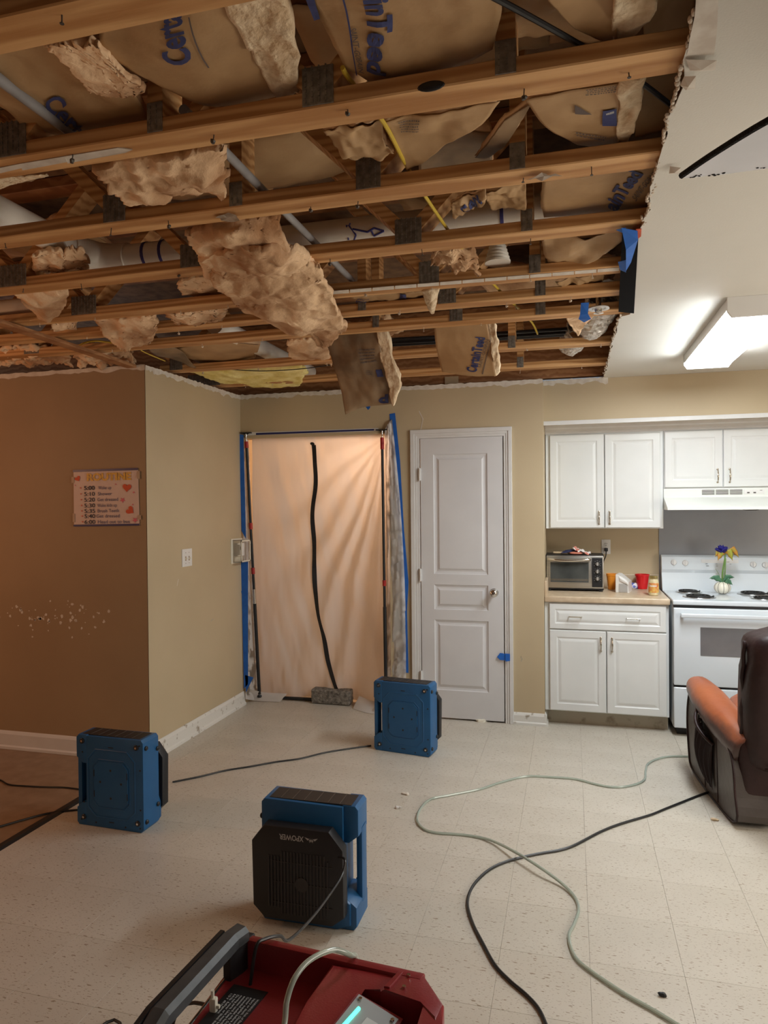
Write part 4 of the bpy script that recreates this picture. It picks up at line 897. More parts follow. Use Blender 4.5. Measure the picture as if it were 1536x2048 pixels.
pt = Vector(uy(492, 868, 5.0)); pb_ = Vector(uy(519, 1393, 5.125))
b = MB(); b.tube([pt.lerp(pb_, .585), pt.lerp(pb_, .64)], .0145, 12); b.build('silver_band', 'chrome', t1, smooth='auto')
pole('right spring pole with red collars, beside the long blue tape', uy(764, 862, 5.0), (-1.345, 5.035, .0), [(.035, .012), (.052, .012), (.535, .010)], (-1.345, 5.01, 0))
run('floor_pole', 'black pole lying on the floor at the foot of the plastic, behind the paver', 'pole', [uz(548, 1395, .016), uz(690, 1402, .016)], .014, 'black')
b = MB(); c0 = uz(625, 1408); c1 = uz(699, 1413); L = (c1-c0).length; ang = math.atan2(c1.y-c0.y, c1.x-c0.x)
t = None
mt = Matrix.Translation((c0+c1)/2+Vector((0, .055, .058))) @ Matrix.Rotation(ang, 4, 'Z')
b.box(-L/2-.015, L/2, -.05, .05, -.056, .056, .016, 3); bmesh.ops.subdivide_edges(b.bm, edges=b.bm.edges[:], cuts=3, use_grid_fill=True)
for v in b.bm.verts: v.co += Vector((mn.noise(v.co*40), mn.noise(v.co*40+Vector((5, 0, 0))), mn.noise(v.co*44)))*.004
for v in b.bm.verts: v.co = mt @ v.co
tag(b.build('paver_brick', 'brick', smooth='auto'), 'rough grey concrete paver holding down the foot of the plastic', 'brick')
# ------------------------------------------------------------------ air movers
def hexscrew(b, x, y, z, r=.006, ax='y', s=-1):
    b.lathe([(r, 0), (r, s*.003), (r*.6, s*.0045), (r*.3, s*.0045)], (x, y, z), 10, ax)
HW, HH, HD = .192, .445, .125
b0 = thing('air_mover', 'x', 'fan', (0, 0, 0), 0, 'blue air movers drying the floor')
b = MB()
b.prism([(-.135, .012), (-.135, HH-.004), (HW-.012, HH), (HW, HH-.014), (HW, .016), (HW-.016, 0), (-.135, 0)], 0, HD, 'y', .006)
b.prism([(-HW+.012, 0), (-HW, .014), (-HW, .085), (-.155, .115), (-.13, .115), (-.13, 0)], 0, HD+.02, 'y', .006)
b.prism([(-HW, .335), (-HW, HH-.014), (-HW+.012, HH), (-.13, HH), (-.13, .305), (-.155, .305)], 0, HD-.01, 'y', .006)
b.prism([(-HW-.002, .07), (-HW-.002, .35), (-HW+.022, .34), (-HW+.022, .08)], .012, .075, 'y', .007)
b.prism([(-.12, 0), (-.17, .02), (-.17, .10), (-.12, .14), (.17, .14), (.185, .10), (.185, .02), (.17, 0)], HD-.01, HD+.030, 'y', .010)
b.build('housing', 'blue', b0, smooth='auto')
b = MB()
oc = lambda w, h, c, cz: [(-w, cz-h+c), (-w+c, cz-h), (w-c, cz-h), (w, cz-h+c), (w, cz+h-c), (w-c, cz+h), (-w+c, cz+h), (-w, cz+h-c)]
shf = lambda pl, dx: [(x+dx, z) for x, z in pl]
P1, P2, P3, P4 = shf(oc(.135, .165, .045, .215), .01), shf(oc(.118, .148, .04, .215), .01), shf(oc(.105, .118, .032, .215), .01), shf(oc(.098, .110, .030, .215), .01)
rings = []
for pl, y in ((P1, -.0005), (P2, .0005-.0105+.010), (P3, .004), (P4, -.004)): rings.append([b.bm.verts.new((x, -y-.001 if y < 0 else y-.0015, z)) for x, z in pl])
b.bm.free(); b.bm = bmesh.new()
b.prism(P4, -.0045, .001, 'y', .002); b.build('back_panel', 'blue', b0)
b = MB()
for (pl, y0) in ((P1, -.0022), (P3, -.0018)):
    n = 8; out = [b.bm.verts.new((x, y0, z)) for x, z in pl]; c = Vector((.01, 0, .215)); inn = [b.bm.verts.new(Vector((x, y0+.001, z)).lerp(Vector((.01, y0, .215)), .035)) for x, z in pl]
    base = [b.bm.verts.new((x*1.02, .0005, .215+(z-.215)*1.02)) for x, z in pl]
    for i in range(n): b.bm.faces.new((out[i], out[(i+1) % n], inn[(i+1) % n], inn[i])); b.bm.faces.new((base[i], base[(i+1) % n], out[(i+1) % n], out[i]))
b.build('panel_ridge', 'blue', b0)
b = MB()
for x, z in ((.01, .285), (-.05, .225), (.07, .225), (.01, .15)): b.lathe([(.006, -.0048), (.004, -.0055)], (x, 0, z), 10, 'y')
for x, z in ((-.085, .265), (.105, .265), (-.085, .165), (.105, .165)): b.box(x-.002, x+.002, -.0056, -.004, z-.016, z+.016)
for x, z in ((.01, .395), (.01, .032)): b.box(x-.014, x+.014, -.0015, .001, z-.002, z+.002)
for x, z in ((-.155, .36), (.175, .30), (.175, .11), (-.08, .022), (.09, .018), (-.15, .115), (-.165, .405), (.172, .418), (-.165, .028), (.172, .022)): b.lathe([(.0045, .001), (.0045, -.001), (.002, -.0012)], (x, 0, z), 8, 'y')
b.build('vent_slots', 'black', b0, kind='stuff')
for x, z in ((-.155, .415), (.155, .408), (-.150, .042), (.160, .045)):
    b = MB(); b.lathe([(.013, .001), (.013, -.004), (.010, -.007), (.004, -.007)], (x, 0, z), 16, 'y'); o = b.build('rubber_foot', 'black', b0, smooth='auto')
    b = MB(); b.lathe([(.0055, -.0065), (.0055, -.0085), (.002, -.0085)], (x, 0, z), 10, 'y'); b.build('foot_screw', 'chrome', o, smooth='auto')
for y, z in ((.022, .402), (.112, .372), (.022, .048), (.112, .098)):
    b = MB(); b.lathe([(.011, 0), (.011, .005), (.007, .009), (.003, .009)], (HW, y, z), 14, 'x'); b.build('side_foot', 'black', b0, smooth='auto')
b = MB(); b.box(-.165, .165, .014, HD-.014, HH-.004, HH+.0012, .002); b.build('outlet_grille', 'black', b0)
for k in range(6):
    b = MB(); x = -.165+.33*(k+1)/7; b.box(x-.0012, x+.0012, .016, HD-.016, HH+.0008, HH+.0024); b.build('outlet_vane', 'leatherg', b0)
b = MB(); CV = [(-.160, .070), (-.115, .035), (.150, .032), (.196, .075), (.200, .315), (.150, .378), (-.105, .378), (-.158, .315)]
b.prism(CV, HD+.02, HD+.072, 'y', .008); b.build('intake_cover', 'black', b0, smooth='auto')
b = MB()
for k in range(19):
    x = -.100+.0128*k; h = .115 if abs(x) < .09 else .095; b.box(x-.0025, x+.0025, HD+.071, HD+.0755, .175-h, .175+h)
for z in (.10, .175, .25): b.box(-.118, .118, HD+.071, HD+.0745, z-.002, z+.002)
b.lathe([(.026, HD+.071), (.026, HD+.077), (.01, HD+.077)], (0, 0, .175), 16, 'y'); b.build('intake_grille', 'blackg', b0, kind='stuff')
b = MB(); b.text('XPOWER', lambda a, h: Vector((-.008+.095*(a), HD+.0735, .352-.020*h)), .02); 
b.build('brand_lettering', 'gray', b0)
b = MB(); yl = HD+.0735; zb = .352
for sg in (-1, 1):
    b.quad([(-.038+sg*.001, yl, zb-.001), (-.038+sg*.006, yl, zb-.006), (-.038+sg*.026, yl, zb-.001), (-.038+sg*.014, yl, zb-.012)])
    b.quad([(-.038+sg*.001, yl, zb-.006), (-.038+sg*.010, yl, zb-.013), (-.038+sg*.004, yl, zb-.014), (-.038+sg*.008, yl, zb-.020), (-.038+sg*.001, yl, zb-.015)])
b.build('winged_logo', 'gray', b0)
movers = [b0, copy_tree(b0), copy_tree(b0)]
cfg = [((-1.036, 4.248, 0), math.radians(-9), 'blue air mover standing in front of the plastic doorway and white door'),
       ((-2.172, 2.920, 0), math.radians(-2), 'blue air mover at the left, on the threshold in front of the brown wall'),
       ((-.960, 2.575, 0), math.radians(180), 'nearest blue air mover, its black intake side facing the camera')]
for m_, (l, r, lab) in zip(movers, cfg): m_.location = l; m_.rotation_euler = (0, 0, r); m_['label'] = lab
# ------------------------------------------------------------------ red dehumidifier
dz = -.02
t = thing('dehumidifier', 'dark red dehumidifier with black handle and green light at the bottom edge', 'dehumidifier', (-.55, 1.25, 0), 0)
def T(p): return p
BX0, BX1, BY0, BY1 = -.835, -.268, .90, 1.565
b = MB()
b.prism([(BX0+.03, .92), (BX0+.03, 1.60), (-.62, 1.585), (-.33, 1.548), (BX1, 1.46), (BX1, .92)], .05, .33, 'z', .012)
b.build('lower_shell', 'red', t, smooth='auto')
b = MB(); b.box(-.815, -.545, .92, 1.56, .40, .43, .003); b.build('top_deck', 'red', t)
# rear rim wall
def prism_top(b, poly, z0, z1, bev=.006): b.prism(poly, z0, z1, 'z', bev)
b = MB()
prism_top(b, [(-.785, 1.555), (-.785, 1.578), (-.327, 1.543), (-.333, 1.520)], .33, .50)
prism_top(b, [(-.557, .92), (-.557, 1.40), (-.545, 1.53), (-.385, 1.53), (-.41, 1.470), (-.452, 1.475), (-.468, 1.34), (-.50, .92)], .33, .492)
prism_top(b, [(-.41, 1.465), (-.385, 1.535), (-.330, 1.540), (-.270, 1.458), (-.276, 1.40), (-.315, 1.458)], .33, .498)
prism_top(b, [(-.318, .92), (-.312, 1.46), (-.268, 1.458), (-.262, 1.40), (-.268, .92)], .33, .497)
b.build('upper_shell', 'red', t, smooth='auto')
b = MB(); b.box(-.48, -.31, .92, 1.47, .335, .39); b.build('display_well', 'red', t)
# sloped display panel
pc_ = [uz(718, 1988, .497), uz(797, 2038, .470), uz(735, 2125, .470), uz(645, 2080, .497)]
def quadbox(b, q, th, bev=.002):
    n = (q[1]-q[0]).cross(q[3]-q[0]).normalized(); n = n if n.z > 0 else -n
    A = [b.bm.verts.new(p) for p in q]; B = [b.bm.verts.new(p-n*th) for p in q]; b.bm.faces.new(A); b.bm.faces.new(B[::-1])
    for i in range(4): b.bm.faces.new((A[i], A[(i+1) % 4], B[(i+1) % 4], B[i]))
    return n
b = MB(); n_ = quadbox(b, [p+Vector((-.006 if i in (0, 3) else .008, .008 if i < 2 else 0, -.004)) for i, p in enumerate(pc_)], .08); b.build('display_bezel', 'red', t)
b = MB(); quadbox(b, pc_, .006); dp = b.build('display_panel', 'lens', t)
def dq(u, v, off=.0015): return (pc_[0].lerp(pc_[1], u)).lerp(pc_[3].lerp(pc_[2], u), v)+n_*off
b = MB(); b.tube([dq(.20, .24, .002), dq(.16, .75, .002)], .0042, 10); b.build('status_light', 'led', dp)
b = MB(); b.quad([dq(.45, .30), dq(.72, .30), dq(.72, .85), dq(.42, .85)]); b.build('lcd_screen', 'lcd', dp)
for u, v in ((.10, .08), (.92, .10)):
    b = MB(); b.lathe([(.0042, 0), (.0042, .003), (.0015, .003)], dq(u, v), 10); b.build('screw', 'chrome', dp, smooth='auto')
for p in ((817, 1951), (808, 1974)):
    b = MB(); b.lathe([(.0042, 0), (.0042, .003), (.0015, .003)], uz(*p, .500), 10); b.build('screw', 'chrome', t, smooth='auto')
b = MB(); b.prism([(-.405, 1.475), (-.385, 1.532), (-.375, 1.532), (-.392, 1.475)], .494, .502, 'z', .001); b.build('shell_step', 'red', t)
# warning label on the deck
A_ = uz(468, 1968, .4325), uz(536, 1984, .4325); dn = uz(392, 2052, .4325)-A_[0]
q0, q1 = A_; q2, q3 = q1+dn*1.35, q0+dn*1.35
b = MB(); quadbox(b, [q0, q1, q2, q3], .0015); lb = b.build('warning_label', 'black', t)
lines = ['WARNING: Risk of Electric Shock. Can cause', 'injury or death. Disconnect all remote', 'power supplies before servicing', 'Grounded outlet only. Do not use an', 'extension cord. Keep hands away from', 'moving parts. Unit must be upright', 'Do not cover or block the air inlet', 'R410a  Refrigerant', '115 V  60 Hz  1 Ph']
for i, s in enumerate(lines):
    b = MB(); a = q0.lerp(q1, .90-.095*i)+(q3-q0)*.16; dd = (q3-q0)*(.80*len(s)/42); uu = (q1-q0)*.060
    b.text(s, lambda x, h: a+dd*x+uu*h+Vector((0, 0, .0014)), .01); b.build('label_text', 'lcd', lb)
# black handle
b = MB(); hp = [(-.790, 1.560, .515), (-.800, 1.520, .517), (-.822, 1.255, .517), (-.825, 1.20, .50), (-.825, 1.0, .49)]
def bar(b, pts, w, h):
    rings = []
    for i, p in enumerate(pts):
        p = Vector(p); d = (Vector(pts[min(i+1, len(pts)-1)])-Vector(pts[max(i-1, 0)])).normalized(); s = Vector((d.y, -d.x, 0)).normalized()
        rings.append([b.bm.verts.new(p+s*x*w+Vector((0, 0, z*h))) for x, z in ((-1, -1), (-1, .35), (-.55, 1), (.55, 1), (1, .35), (1, -1))])
    for i in range(len(pts)-1):
        for k in range(6): b.bm.faces.new((rings[i][k], rings[i][(k+1) % 6], rings[i+1][(k+1) % 6], rings[i+1][k]))
    b.bm.faces.new(rings[0]); b.bm.faces.new(rings[-1][::-1])
bar(b, hp, .024, .016); b.build('handle', 'hblack', t)
b = MB(); bar(b, [(-.828, 1.535, .505), (-.850, 1.26, .505), (-.852, 1.0, .48)], .010, .022); b.build('handle_rail', 'black', t)
b = MB(); b.prism([(-.808, 1.50), (-.805, 1.585), (-.765, 1.582), (-.775, 1.535), (-.790, 1.50)], .36, .502, 'z', .004); b.build('handle_mount', 'black', t)
b = MB(); b.tube([(-.800, 1.53, .436), (-.812, 1.20, .436), (-.818, .95, .436)], .0035, 8); b.build('deck_rail', 'chrome', t, smooth='auto')
b = MB(); c = uz(428, 2010, .445); b.box(c.x-.009, c.x+.007, c.y-.007, c.y+.007, .429, .462, .004); b.tube([(c.x-.003, c.y, .458), (c.x-.003, c.y, .478)], .0042, 8); b.box(c.x+.005, c.x+.014, c.y-.003, c.y+.003, .440, .447); b.build('hose_clip', 'vase', t, smooth='auto')
run('clear_hose', 'clear hose looping over the dark red dehumidifier', 'hose', [uz(560, 2110, .46), uz(570, 2040, .50), uz(574, 2000, .53), uz(590, 1955, .56), uz(620, 1920, .57), uz(665, 1900, .56), uz(700, 1910, .53), uz(715, 1925, .47), (-.50, 1.61, .30), (-.50, 1.62, .06)], .0062, 'tube', 12, True)
run('power_cord', 'black cord running from the nearest air mover over the back of the dehumidifier', 'cord', [(-.813, 2.365, .30), uy(690, 1720, 2.31), uy(683, 1752, 2.26), uy(655, 1795, 2.1), uy(620, 1840, 1.85), uy(578, 1880, 1.66), uy(560, 1872, 1.59), uy(530, 1878, 1.545), uy(512, 1895, 1.52), (-.74, 1.50, .42)], .0042, 'cord', 8, True)
run('power_cord', 'black cord trailing off left under the dehumidifier handle', 'cord', [uz(420, 2010, .36), uz(350, 2035, .30), (-1.0, 1.42, .02), uz(240, 2046, .01), uz(150, 2100, .01)], .0045, 'cord', 8, True)
# ------------------------------------------------------------------ floor cords and hose
def fl_run(name, label, cat, px, r, m, z=None, seg=8, n=8):
    P = smoothpath([uz(p[0], p[1], p[2] if len(p) > 2 else r) for p in px], n); b = MB(); b.tube(P, r, seg); return tag(b.build(name, m, smooth='auto'), label, cat)
fl_run('clear_hose', 'long clear green-tinted hose snaking over the floor from the recliner', 'hose', [(1420, 1516), (1384, 1513), (1330, 1514), (1298, 1526), (1291, 1542), (1288, 1560), (1262, 1571), (1225, 1574), (1190, 1568), (1150, 1558), (1100, 1554), (1050, 1553), (1000, 1565), (960, 1578), (900, 1590), (862, 1598), (842, 1616), (834, 1638), (845, 1656), (870, 1665), (930, 1670), (980, 1680, .010), (1030, 1704, .028), (1080, 1735, .030), (1125, 1768, .012), (1150, 1795), (1157, 1820), (1148, 1848), (1138, 1870), (1143, 1898), (1157, 1922), (1190, 1948), (1250, 1988), (1310, 2022), (1380, 2065)], .0062, 'tube')
b_ = [(1420, 1583), (1400, 1590), (1365, 1604), (1330, 1618), (1300, 1630), (1240, 1648), (1200, 1664), (1150, 1690), (1120, 1700), (1085, 1706), (1055, 1712), (1010, 1724), (975, 1742), (946, 1772), (935, 1805), (945, 1845), (965, 1885), (990, 1930), (1020, 1962), (1055, 1992), (1080, 2022), (1100, 2070)]
fl_run('extension_cord', 'thick black cord curving from the recliner to the bottom edge', 'cord', b_, .0058, 'cord')
fl_run('power_cord', 'black cord lying between the left air mover and the one by the doorway', 'cord', [(742, 1491), (700, 1497), (650, 1505), (600, 1517), (550, 1524), (500, 1533), (450, 1541), (400, 1553), (345, 1564)], .0050, 'cord')
fl_run('power_cord', 'upper black cord coming in from the left edge to the left air mover', 'cord', [(-30, 1552), (0, 1560), (18, 1569), (50, 1572), (90, 1574), (130, 1575), (170, 1580)], .0045, 'cord')
fl_run('power_cord', 'lower black cord coming in from the left edge across the threshold strip', 'cord', [(-30, 1662), (0, 1653), (45, 1640), (90, 1628), (130, 1622), (162, 1619)], .0050, 'cord')
# ------------------------------------------------------------------ debris on the floor
for i, (px, py, s, lab) in enumerate(((812, 1588, .022, 'small white paper scrap on the floor left of the hose loop'), (797, 1616, .016, 'thin curled scrap on the floor below the white paper scrap'), (1430, 1640, .018, 'crumpled tan crumb on the floor in front of the recliner'), (1324, 1990, .012, 'tiny dark chip on the floor right of the clear hose'), (962, 1442, .040, 'broken tan crumb lying under the white door'))):
    b = MB(); c = uz(px, py, .004); b.blob(c+Vector((0, 0, .002)), (s, s*.45, .006 if i != 4 else .014), .8, 10, 6, amp=.9, fr=60, seed=i); tag(b.build('debris', ['paper', 'trim', 'fibe', 'black', 'vase'][i]), lab, 'debris')
# ------------------------------------------------------------------ wall fittings
t = thing('light_switch', 'double toggle light switch plate on the tan left wall', 'light switch', tuple(ux(373, 1116, -2.5)))
a = ux(363, 1099, -2.5); c = ux(383, 1131, -2.5); ya, yb, za, zb = a.y, c.y, 1.157, 1.275
b = MB(); b.box(-2.501, -2.494, ya, yb, za, zb, .003); b.build('wall_plate', 'white', t, smooth='auto')
for k in (.33, .67):
    y = ya+(yb-ya)*k; b = MB(); b.box(-2.495, -2.482, y-.005, y+.005, 1.205, 1.217, .002); b.build('toggle', 'vase', t)
    b = MB(); b.box(-2.4945, -2.4925, y-.006, y+.006, 1.196, 1.226); b.build('toggle_slot', 'bronze', t)
    for z in (1.18, 1.25): b = MB(); b.lathe([(.0028, -2.494), (.0028, -2.4925), (.001, -2.4925)], (0, y, z), 8, 'x'); b.build('screw', 'bronze', t)
t = thing('thermostat', 'digital thermostat in a clear guard box at the wall corner', 'thermostat', (-2.5, 4.93, 1.22))
b = MB(); b.box(-2.5, -2.462, 4.872, 4.985, 1.175, 1.275, .004); b.build('thermostat_body', 'white', t, smooth='auto')
b = MB(); b.box(-2.4625, -2.461, 4.902, 4.935, 1.222, 1.248); b.build('display', 'black', t)
b = MB(); b.box(-2.474, -2.440, 4.868, 4.8695, 1.185, 1.265); b.quad([(-2.457, 4.8678, 1.222), (-2.446, 4.8678, 1.222), (-2.446, 4.8678, 1.245), (-2.457, 4.8678, 1.245)]); b.build('side_face', 'white', t)
b = MB()
for x0, x1, y0, y1, z0, z1 in ((-2.5, -2.42, 4.845, 4.849, 1.13, 1.30), (-2.5, -2.42, 4.845, 5.005, 1.296, 1.30), (-2.5, -2.42, 4.845, 5.005, 1.13, 1.134)): b.box(x0, x1, y0, y1, z0, z1, .001, 1)
b.build('clear_guard', 'guard', t)
b = MB(); b.box(-2.502, -2.49, 4.825, 5.01, 1.12, 1.31, .004); b.build('guard_frame', 'vase', t)
b = MB()
for y0, y1, z0, z1 in ((4.845, 4.857, 1.13, 1.30), (4.993, 5.005, 1.13, 1.30), (4.845, 5.005, 1.288, 1.30), (4.845, 5.005, 1.13, 1.142)): b.box(-2.424, -2.420, y0, y1, z0, z1)
b.build('guard_rim', 'vase', t)
t = thing('wall_outlet', 'white wall outlet with a black plug, above the toaster oven', 'outlet', tuple(uy(1212, 1094, 5.68)))
a = uy(1203, 1079, 5.68); c = uy(1221, 1108, 5.68)
b = MB(); b.box(a.x, c.x, 5.673, 5.681, c.z, a.z, .003); b.build('wall_plate', 'white', t, smooth='auto')
mx_ = (a.x+c.x)/2; mz = (a.z+c.z)/2
for sz in (1, -1):
    b = MB(); b.lathe([(.016, 5.674), (.016, 5.671), (.014, 5.670)], (mx_, 0, mz+sz*.021), 16, 'y'); o = b.build('socket', 'white', t, smooth='auto')
    if sz > 0:
        b = MB()
        for dx in (-.006, .006): b.box(mx_+dx-.0015, mx_+dx+.0015, 5.6685, 5.671, mz+.021, mz+.030)
        b.box(mx_-.0025, mx_+.0025, 5.6685, 5.671, mz+.009, mz+.014); b.build('socket_slots', 'black', o)
t = thing('plug_cord', 'black plug and cord hanging from the wall outlet to the toaster oven', 'cord', (mx_, 5.65, mz-.02))
b = MB(); b.box(mx_-.013, mx_+.013, 5.640, 5.672, mz-.034, mz-.008, .005); b.build('plug', 'black', t)
b = MB(); b.tube(smoothpath([(mx_, 5.645, mz-.03), (mx_-.004, 5.64, mz-.07), (mx_-.02, 5.64, mz-.11), (mx_-.04, 5.64, mz-.20)], 6), .004, 8); b.build('cord', 'cord', t)
# poster
t = thing('routine_poster', 'handwritten morning routine poster taped to the brown wall', 'poster', (-2.787, 3.745, 1.617))
A0, A1, A2, A3 = [uy(*p, 3.7455) for p in ((147, 943), (276, 939), (279, 1050), (148, 1052))]
def pp(u, v, off=0): q = A0.lerp(A1, u).lerp(A3.lerp(A2, u), v); return q-Vector((0, off, 0))
b = MB(); b.quad([pp(0, 0), pp(1, 0), pp(1, 1), pp(0, 1)]); thicken(b, .001); b.build('paper_sheet', 'pap', t)
for v0, v1 in ((-.03, .012), (.975, 1.01)):
    b = MB(); b.quad([pp(-.005, v0, .002), pp(1.0, v0, .002), pp(1.0, v1, .002), pp(-.005, v1, .002)]); b.build('blue_border', 'dtape', t)
for u0, u1, v0, v1 in ((-.03, .015, .10, .21), (-.015, .02, .77, .93), (.985, 1.03, .03, .17), (.985, 1.03, .82, .90)):
    b = MB(); b.quad([pp(u0, v0, .0025), pp(u1, v0, .0025), pp(u1, v1, .0025), pp(u0, v1, .0025)]); b.build('tape_piece', 'masking', t)
def ptext(s, u0, u1, v, h, m, bold, slant=0, nm='handwriting'):
    b = MB(); b.text(s, lambda x, y: pp(u0+(u1-u0)*x+slant*y, v-h*y, .003), bold); b.build(nm, m, t)
ptext('ROUTINE', .21, .90, .175, .13, 'goldg', .05, nm='title_lettering')
rows_ = [('5:00', 'Wake up', .345, .39, .59), ('5:10', 'Shower', .455, .38, .60), ('5:20', 'Get dressed', .56, .37, .69), ('5:30', 'Wake kids up', .665, .37, .67), ('5:35', 'Brush Teeth', .765, .37, .70), ('5:40', 'Get dressed', .86, .35, .71), ('6:00', 'Head out to bus', .965, .37, .86)]
for i, (a, c, v, u0, u1) in enumerate(rows_):
    ptext(a, .165, .335, v, .075, 'marker', .022 if i == 0 else .008); ptext(c, u0, u1, v-.005, .062, 'markb', .004)
def heart(cx, cy, s, rot, m='heart'):
    b = MB(); v = []
    for k in range(24):
        a = k*6.283/24; x = 16*math.sin(a)**3/16; y = (13*math.cos(a)-5*math.cos(2*a)-2*math.cos(3*a)-math.cos(4*a))/16
        xr, yr = x*math.cos(rot)-y*math.sin(rot), x*math.sin(rot)+y*math.cos(rot); v.append(pp(cx+xr*s, cy-yr*s*1.2, .003))
    b.quad(v); b.build('heart', m, t)
def star(cx, cy, s, m='star', rot=0):
    b = MB(); v = [pp(cx+(s if k % 2 else s*.42)*math.sin(rot+k*.6283), cy-(s if k % 2 else s*.42)*math.cos(rot+k*.6283)*1.15, .003) for k in range(10)]; b.quad(v); b.build('star', m, t)
heart(.07, .135, .045, .5); heart(.83, .32, .068, -.1); heart(.87, .735, .065, .9); star(.76, .545, .048); star(.94, .91, .048); star(.93, .41, .02); star(.91, .63, .016); star(.66, .255, .016); star(.13-.1, .255, .014)
for i, (a, c, v, u0, u1) in enumerate(rows_): star(.115+.004*i, v-.04, .017, 'heart')
# ------------------------------------------------------------------ kitchen
def pull_v(b, x, y, z0, z1):   # vertical ornate pull
    b.tube(smoothpath([(x, y, z0), (x, y-.018, z0+.010), (x, y-.024, (z0+z1)/2), (x, y-.018, z1-.010), (x, y, z1)], 5), [.0045]*21 and .0042, 8)
    for z in (z0, z1): b.lathe([(.007, 0), (.007, -.004), (.004, -.006)], (x, y, z), 10, 'y')
    b.blob((x, y-.024, (z0+z1)/2), (.006, .005, .018), .9, 8, 6)
def cab_door(t, x0, x1, z0, z1, y, hx, hz, name='door'):
    b = MB(); pf = [(0, .018), (0, .004), (.004, 0), (.048, 0), (.053, .0035), (.060, .0045), (.068, .0020), (.078, 0)]
    b.panel(x0, x1, z0, z1, y, pf); d = b.build(name, 'cab', t)
    b = MB(); pull_v(b, hx, y, hz-.045, hz+.045); b.build('handle', 'bronze', d, smooth='auto'); return d
t = thing('wall_cabinet', 'white two-door wall cabinet above the toaster oven', 'cabinet', (.22, 5.5, 1.371), 0, 'white wall cabinets')
b = MB(); b.box(-.185, .632, 5.352, 5.678, 1.371, 2.112, .001, 1); b.build('body', 'cab', t)
cab_door(t, -.155, .228, 1.377, 2.060, 5.332, .192, 1.450); cab_door(t, .234, .612, 1.377, 2.056, 5.332, .266, 1.450)
t = thing('wall_cabinet', 'shorter white two-door wall cabinet above the range hood', 'cabinet', (1.02, 5.5, 1.655), 0, 'white wall cabinets')
b = MB(); b.box(.634, 1.41, 5.352, 5.678, 1.655, 2.112, .001, 1); b.build('body', 'cab', t)
cab_door(t, .640, 1.018, 1.662, 2.060, 5.332, .985, 1.740); cab_door(t, 1.024, 1.400, 1.662, 2.060, 5.332, 1.062, 1.740)
b = MB(); prof = [(0, 0), (-.012, 0), (-.012, .012), (-.022, .018), (-.022, .034), (-.034, .044), (-.034, .062), (0, .062)]
A = [b.bm.verts.new((-.189, 5.352+p, 2.068+z)) for p, z in prof]; B = [b.bm.verts.new((1.6, 5.352+p, 2.068+z)) for p, z in prof]
for i in range(len(prof)): b.bm.faces.new((A[i], A[(i+1) % 8], B[(i+1) % 8], B[i]))
b.build('trim_4', 'trim')['kind'] = 'structure'
t = thing('range_hood', 'white range hood under the short wall cabinet, slotted vent along its front', 'range hood', (1.02, 5.4, 1.5))
b = MB(); b.prism([(5.678, 1.655), (5.345, 1.655), (5.345, 1.592), (5.145, 1.525), (5.145, 1.505), (5.678, 1.505)], .634, 1.400, 'x', .003); b.build('body', 'hood', t, smooth='auto')
for k in range(3):
    xa = uy(1404+k*28, 984, 5.34).x; xb = uy(1429+k*28, 984, 5.34).x
    for q in range(5):
        b = MB(); z = 1.609+q*.0075; b.box(xa, xb, 5.3425, 5.3455, z, z+.0036); b.build('vent_slot', 'leatherg', t)
b = MB(); xa = uy(1488, 984, 5.34).x; b.box(xa, xa+.13, 5.3420, 5.3455, 1.610, 1.640, .001); o = b.build('control_strip', 'white', t)
b = MB(); b.box(xa+.10, xa+.115, 5.340, 5.3425, 1.634, 1.637); b.box(xa+.02, xa+.035, 5.338, 5.3425, 1.616, 1.624); b.box(xa+.06, xa+.075, 5.338, 5.3425, 1.616, 1.624); b.build('switches', 'leatherg', o)
b = MB(); b.lathe([(.05, 1.506), (.05, 1.500), (.03, 1.496)], (1.20, 5.35, 0), 18); b.build('hood_lamp', 'leatherg', t)
t = thing('base_cabinet', 'white base cabinet with one wide drawer over two doors', 'cabinet', (.22, 5.3, 0))
b = MB(); b.box(-.188, .628, 5.050, 5.678, .105, .868, .001, 1); b.build('body', 'cab', t)
b = MB(); b.box(-.188, .628, 5.120, 5.14, .0, .107); b.build('toekick', 'kick', t)
cab_door(t, -.155, .221, .112, .674, 5.030, .188, .585); cab_door(t, .228, .612, .112, .674, 5.030, .262, .585)
b = MB(); b.panel(-.156, .610, .682, .858, 5.030, [(0, .018), (0, .004), (.004, 0), (.038, 0), (.043, .004), (.050, .005), (.058, .002), (.068, 0)]); dr = b.build('drawer', 'cab', t)
for x in (.02, .40):
    b = MB(); b.tube([(x-.042, 5.030, .770), (x-.042, 5.002, .772), (x+.042, 5.002, .772), (x+.042, 5.030, .770)], .0042, 8); b.build('handle', 'bronze', dr, smooth='auto')
t = thing('countertop', 'beige laminate countertop with a low backsplash', 'countertop', (.22, 5.3, .868))
b = MB(); b.box(-.189, .634, 5.018, 5.679, .868, .910, .010, 3); b.build('slab', 'lam', t, smooth='auto')
b = MB(); b.box(-.189, .634, 5.655, 5.679, .905, 1.010, .004); b.build('backsplash', 'lam', t)
b = MB(); b.box(-.189, -.170, 5.06, 5.655, .905, 1.010, .004); b.build('side_splash', 'lam', t)
CT = .910
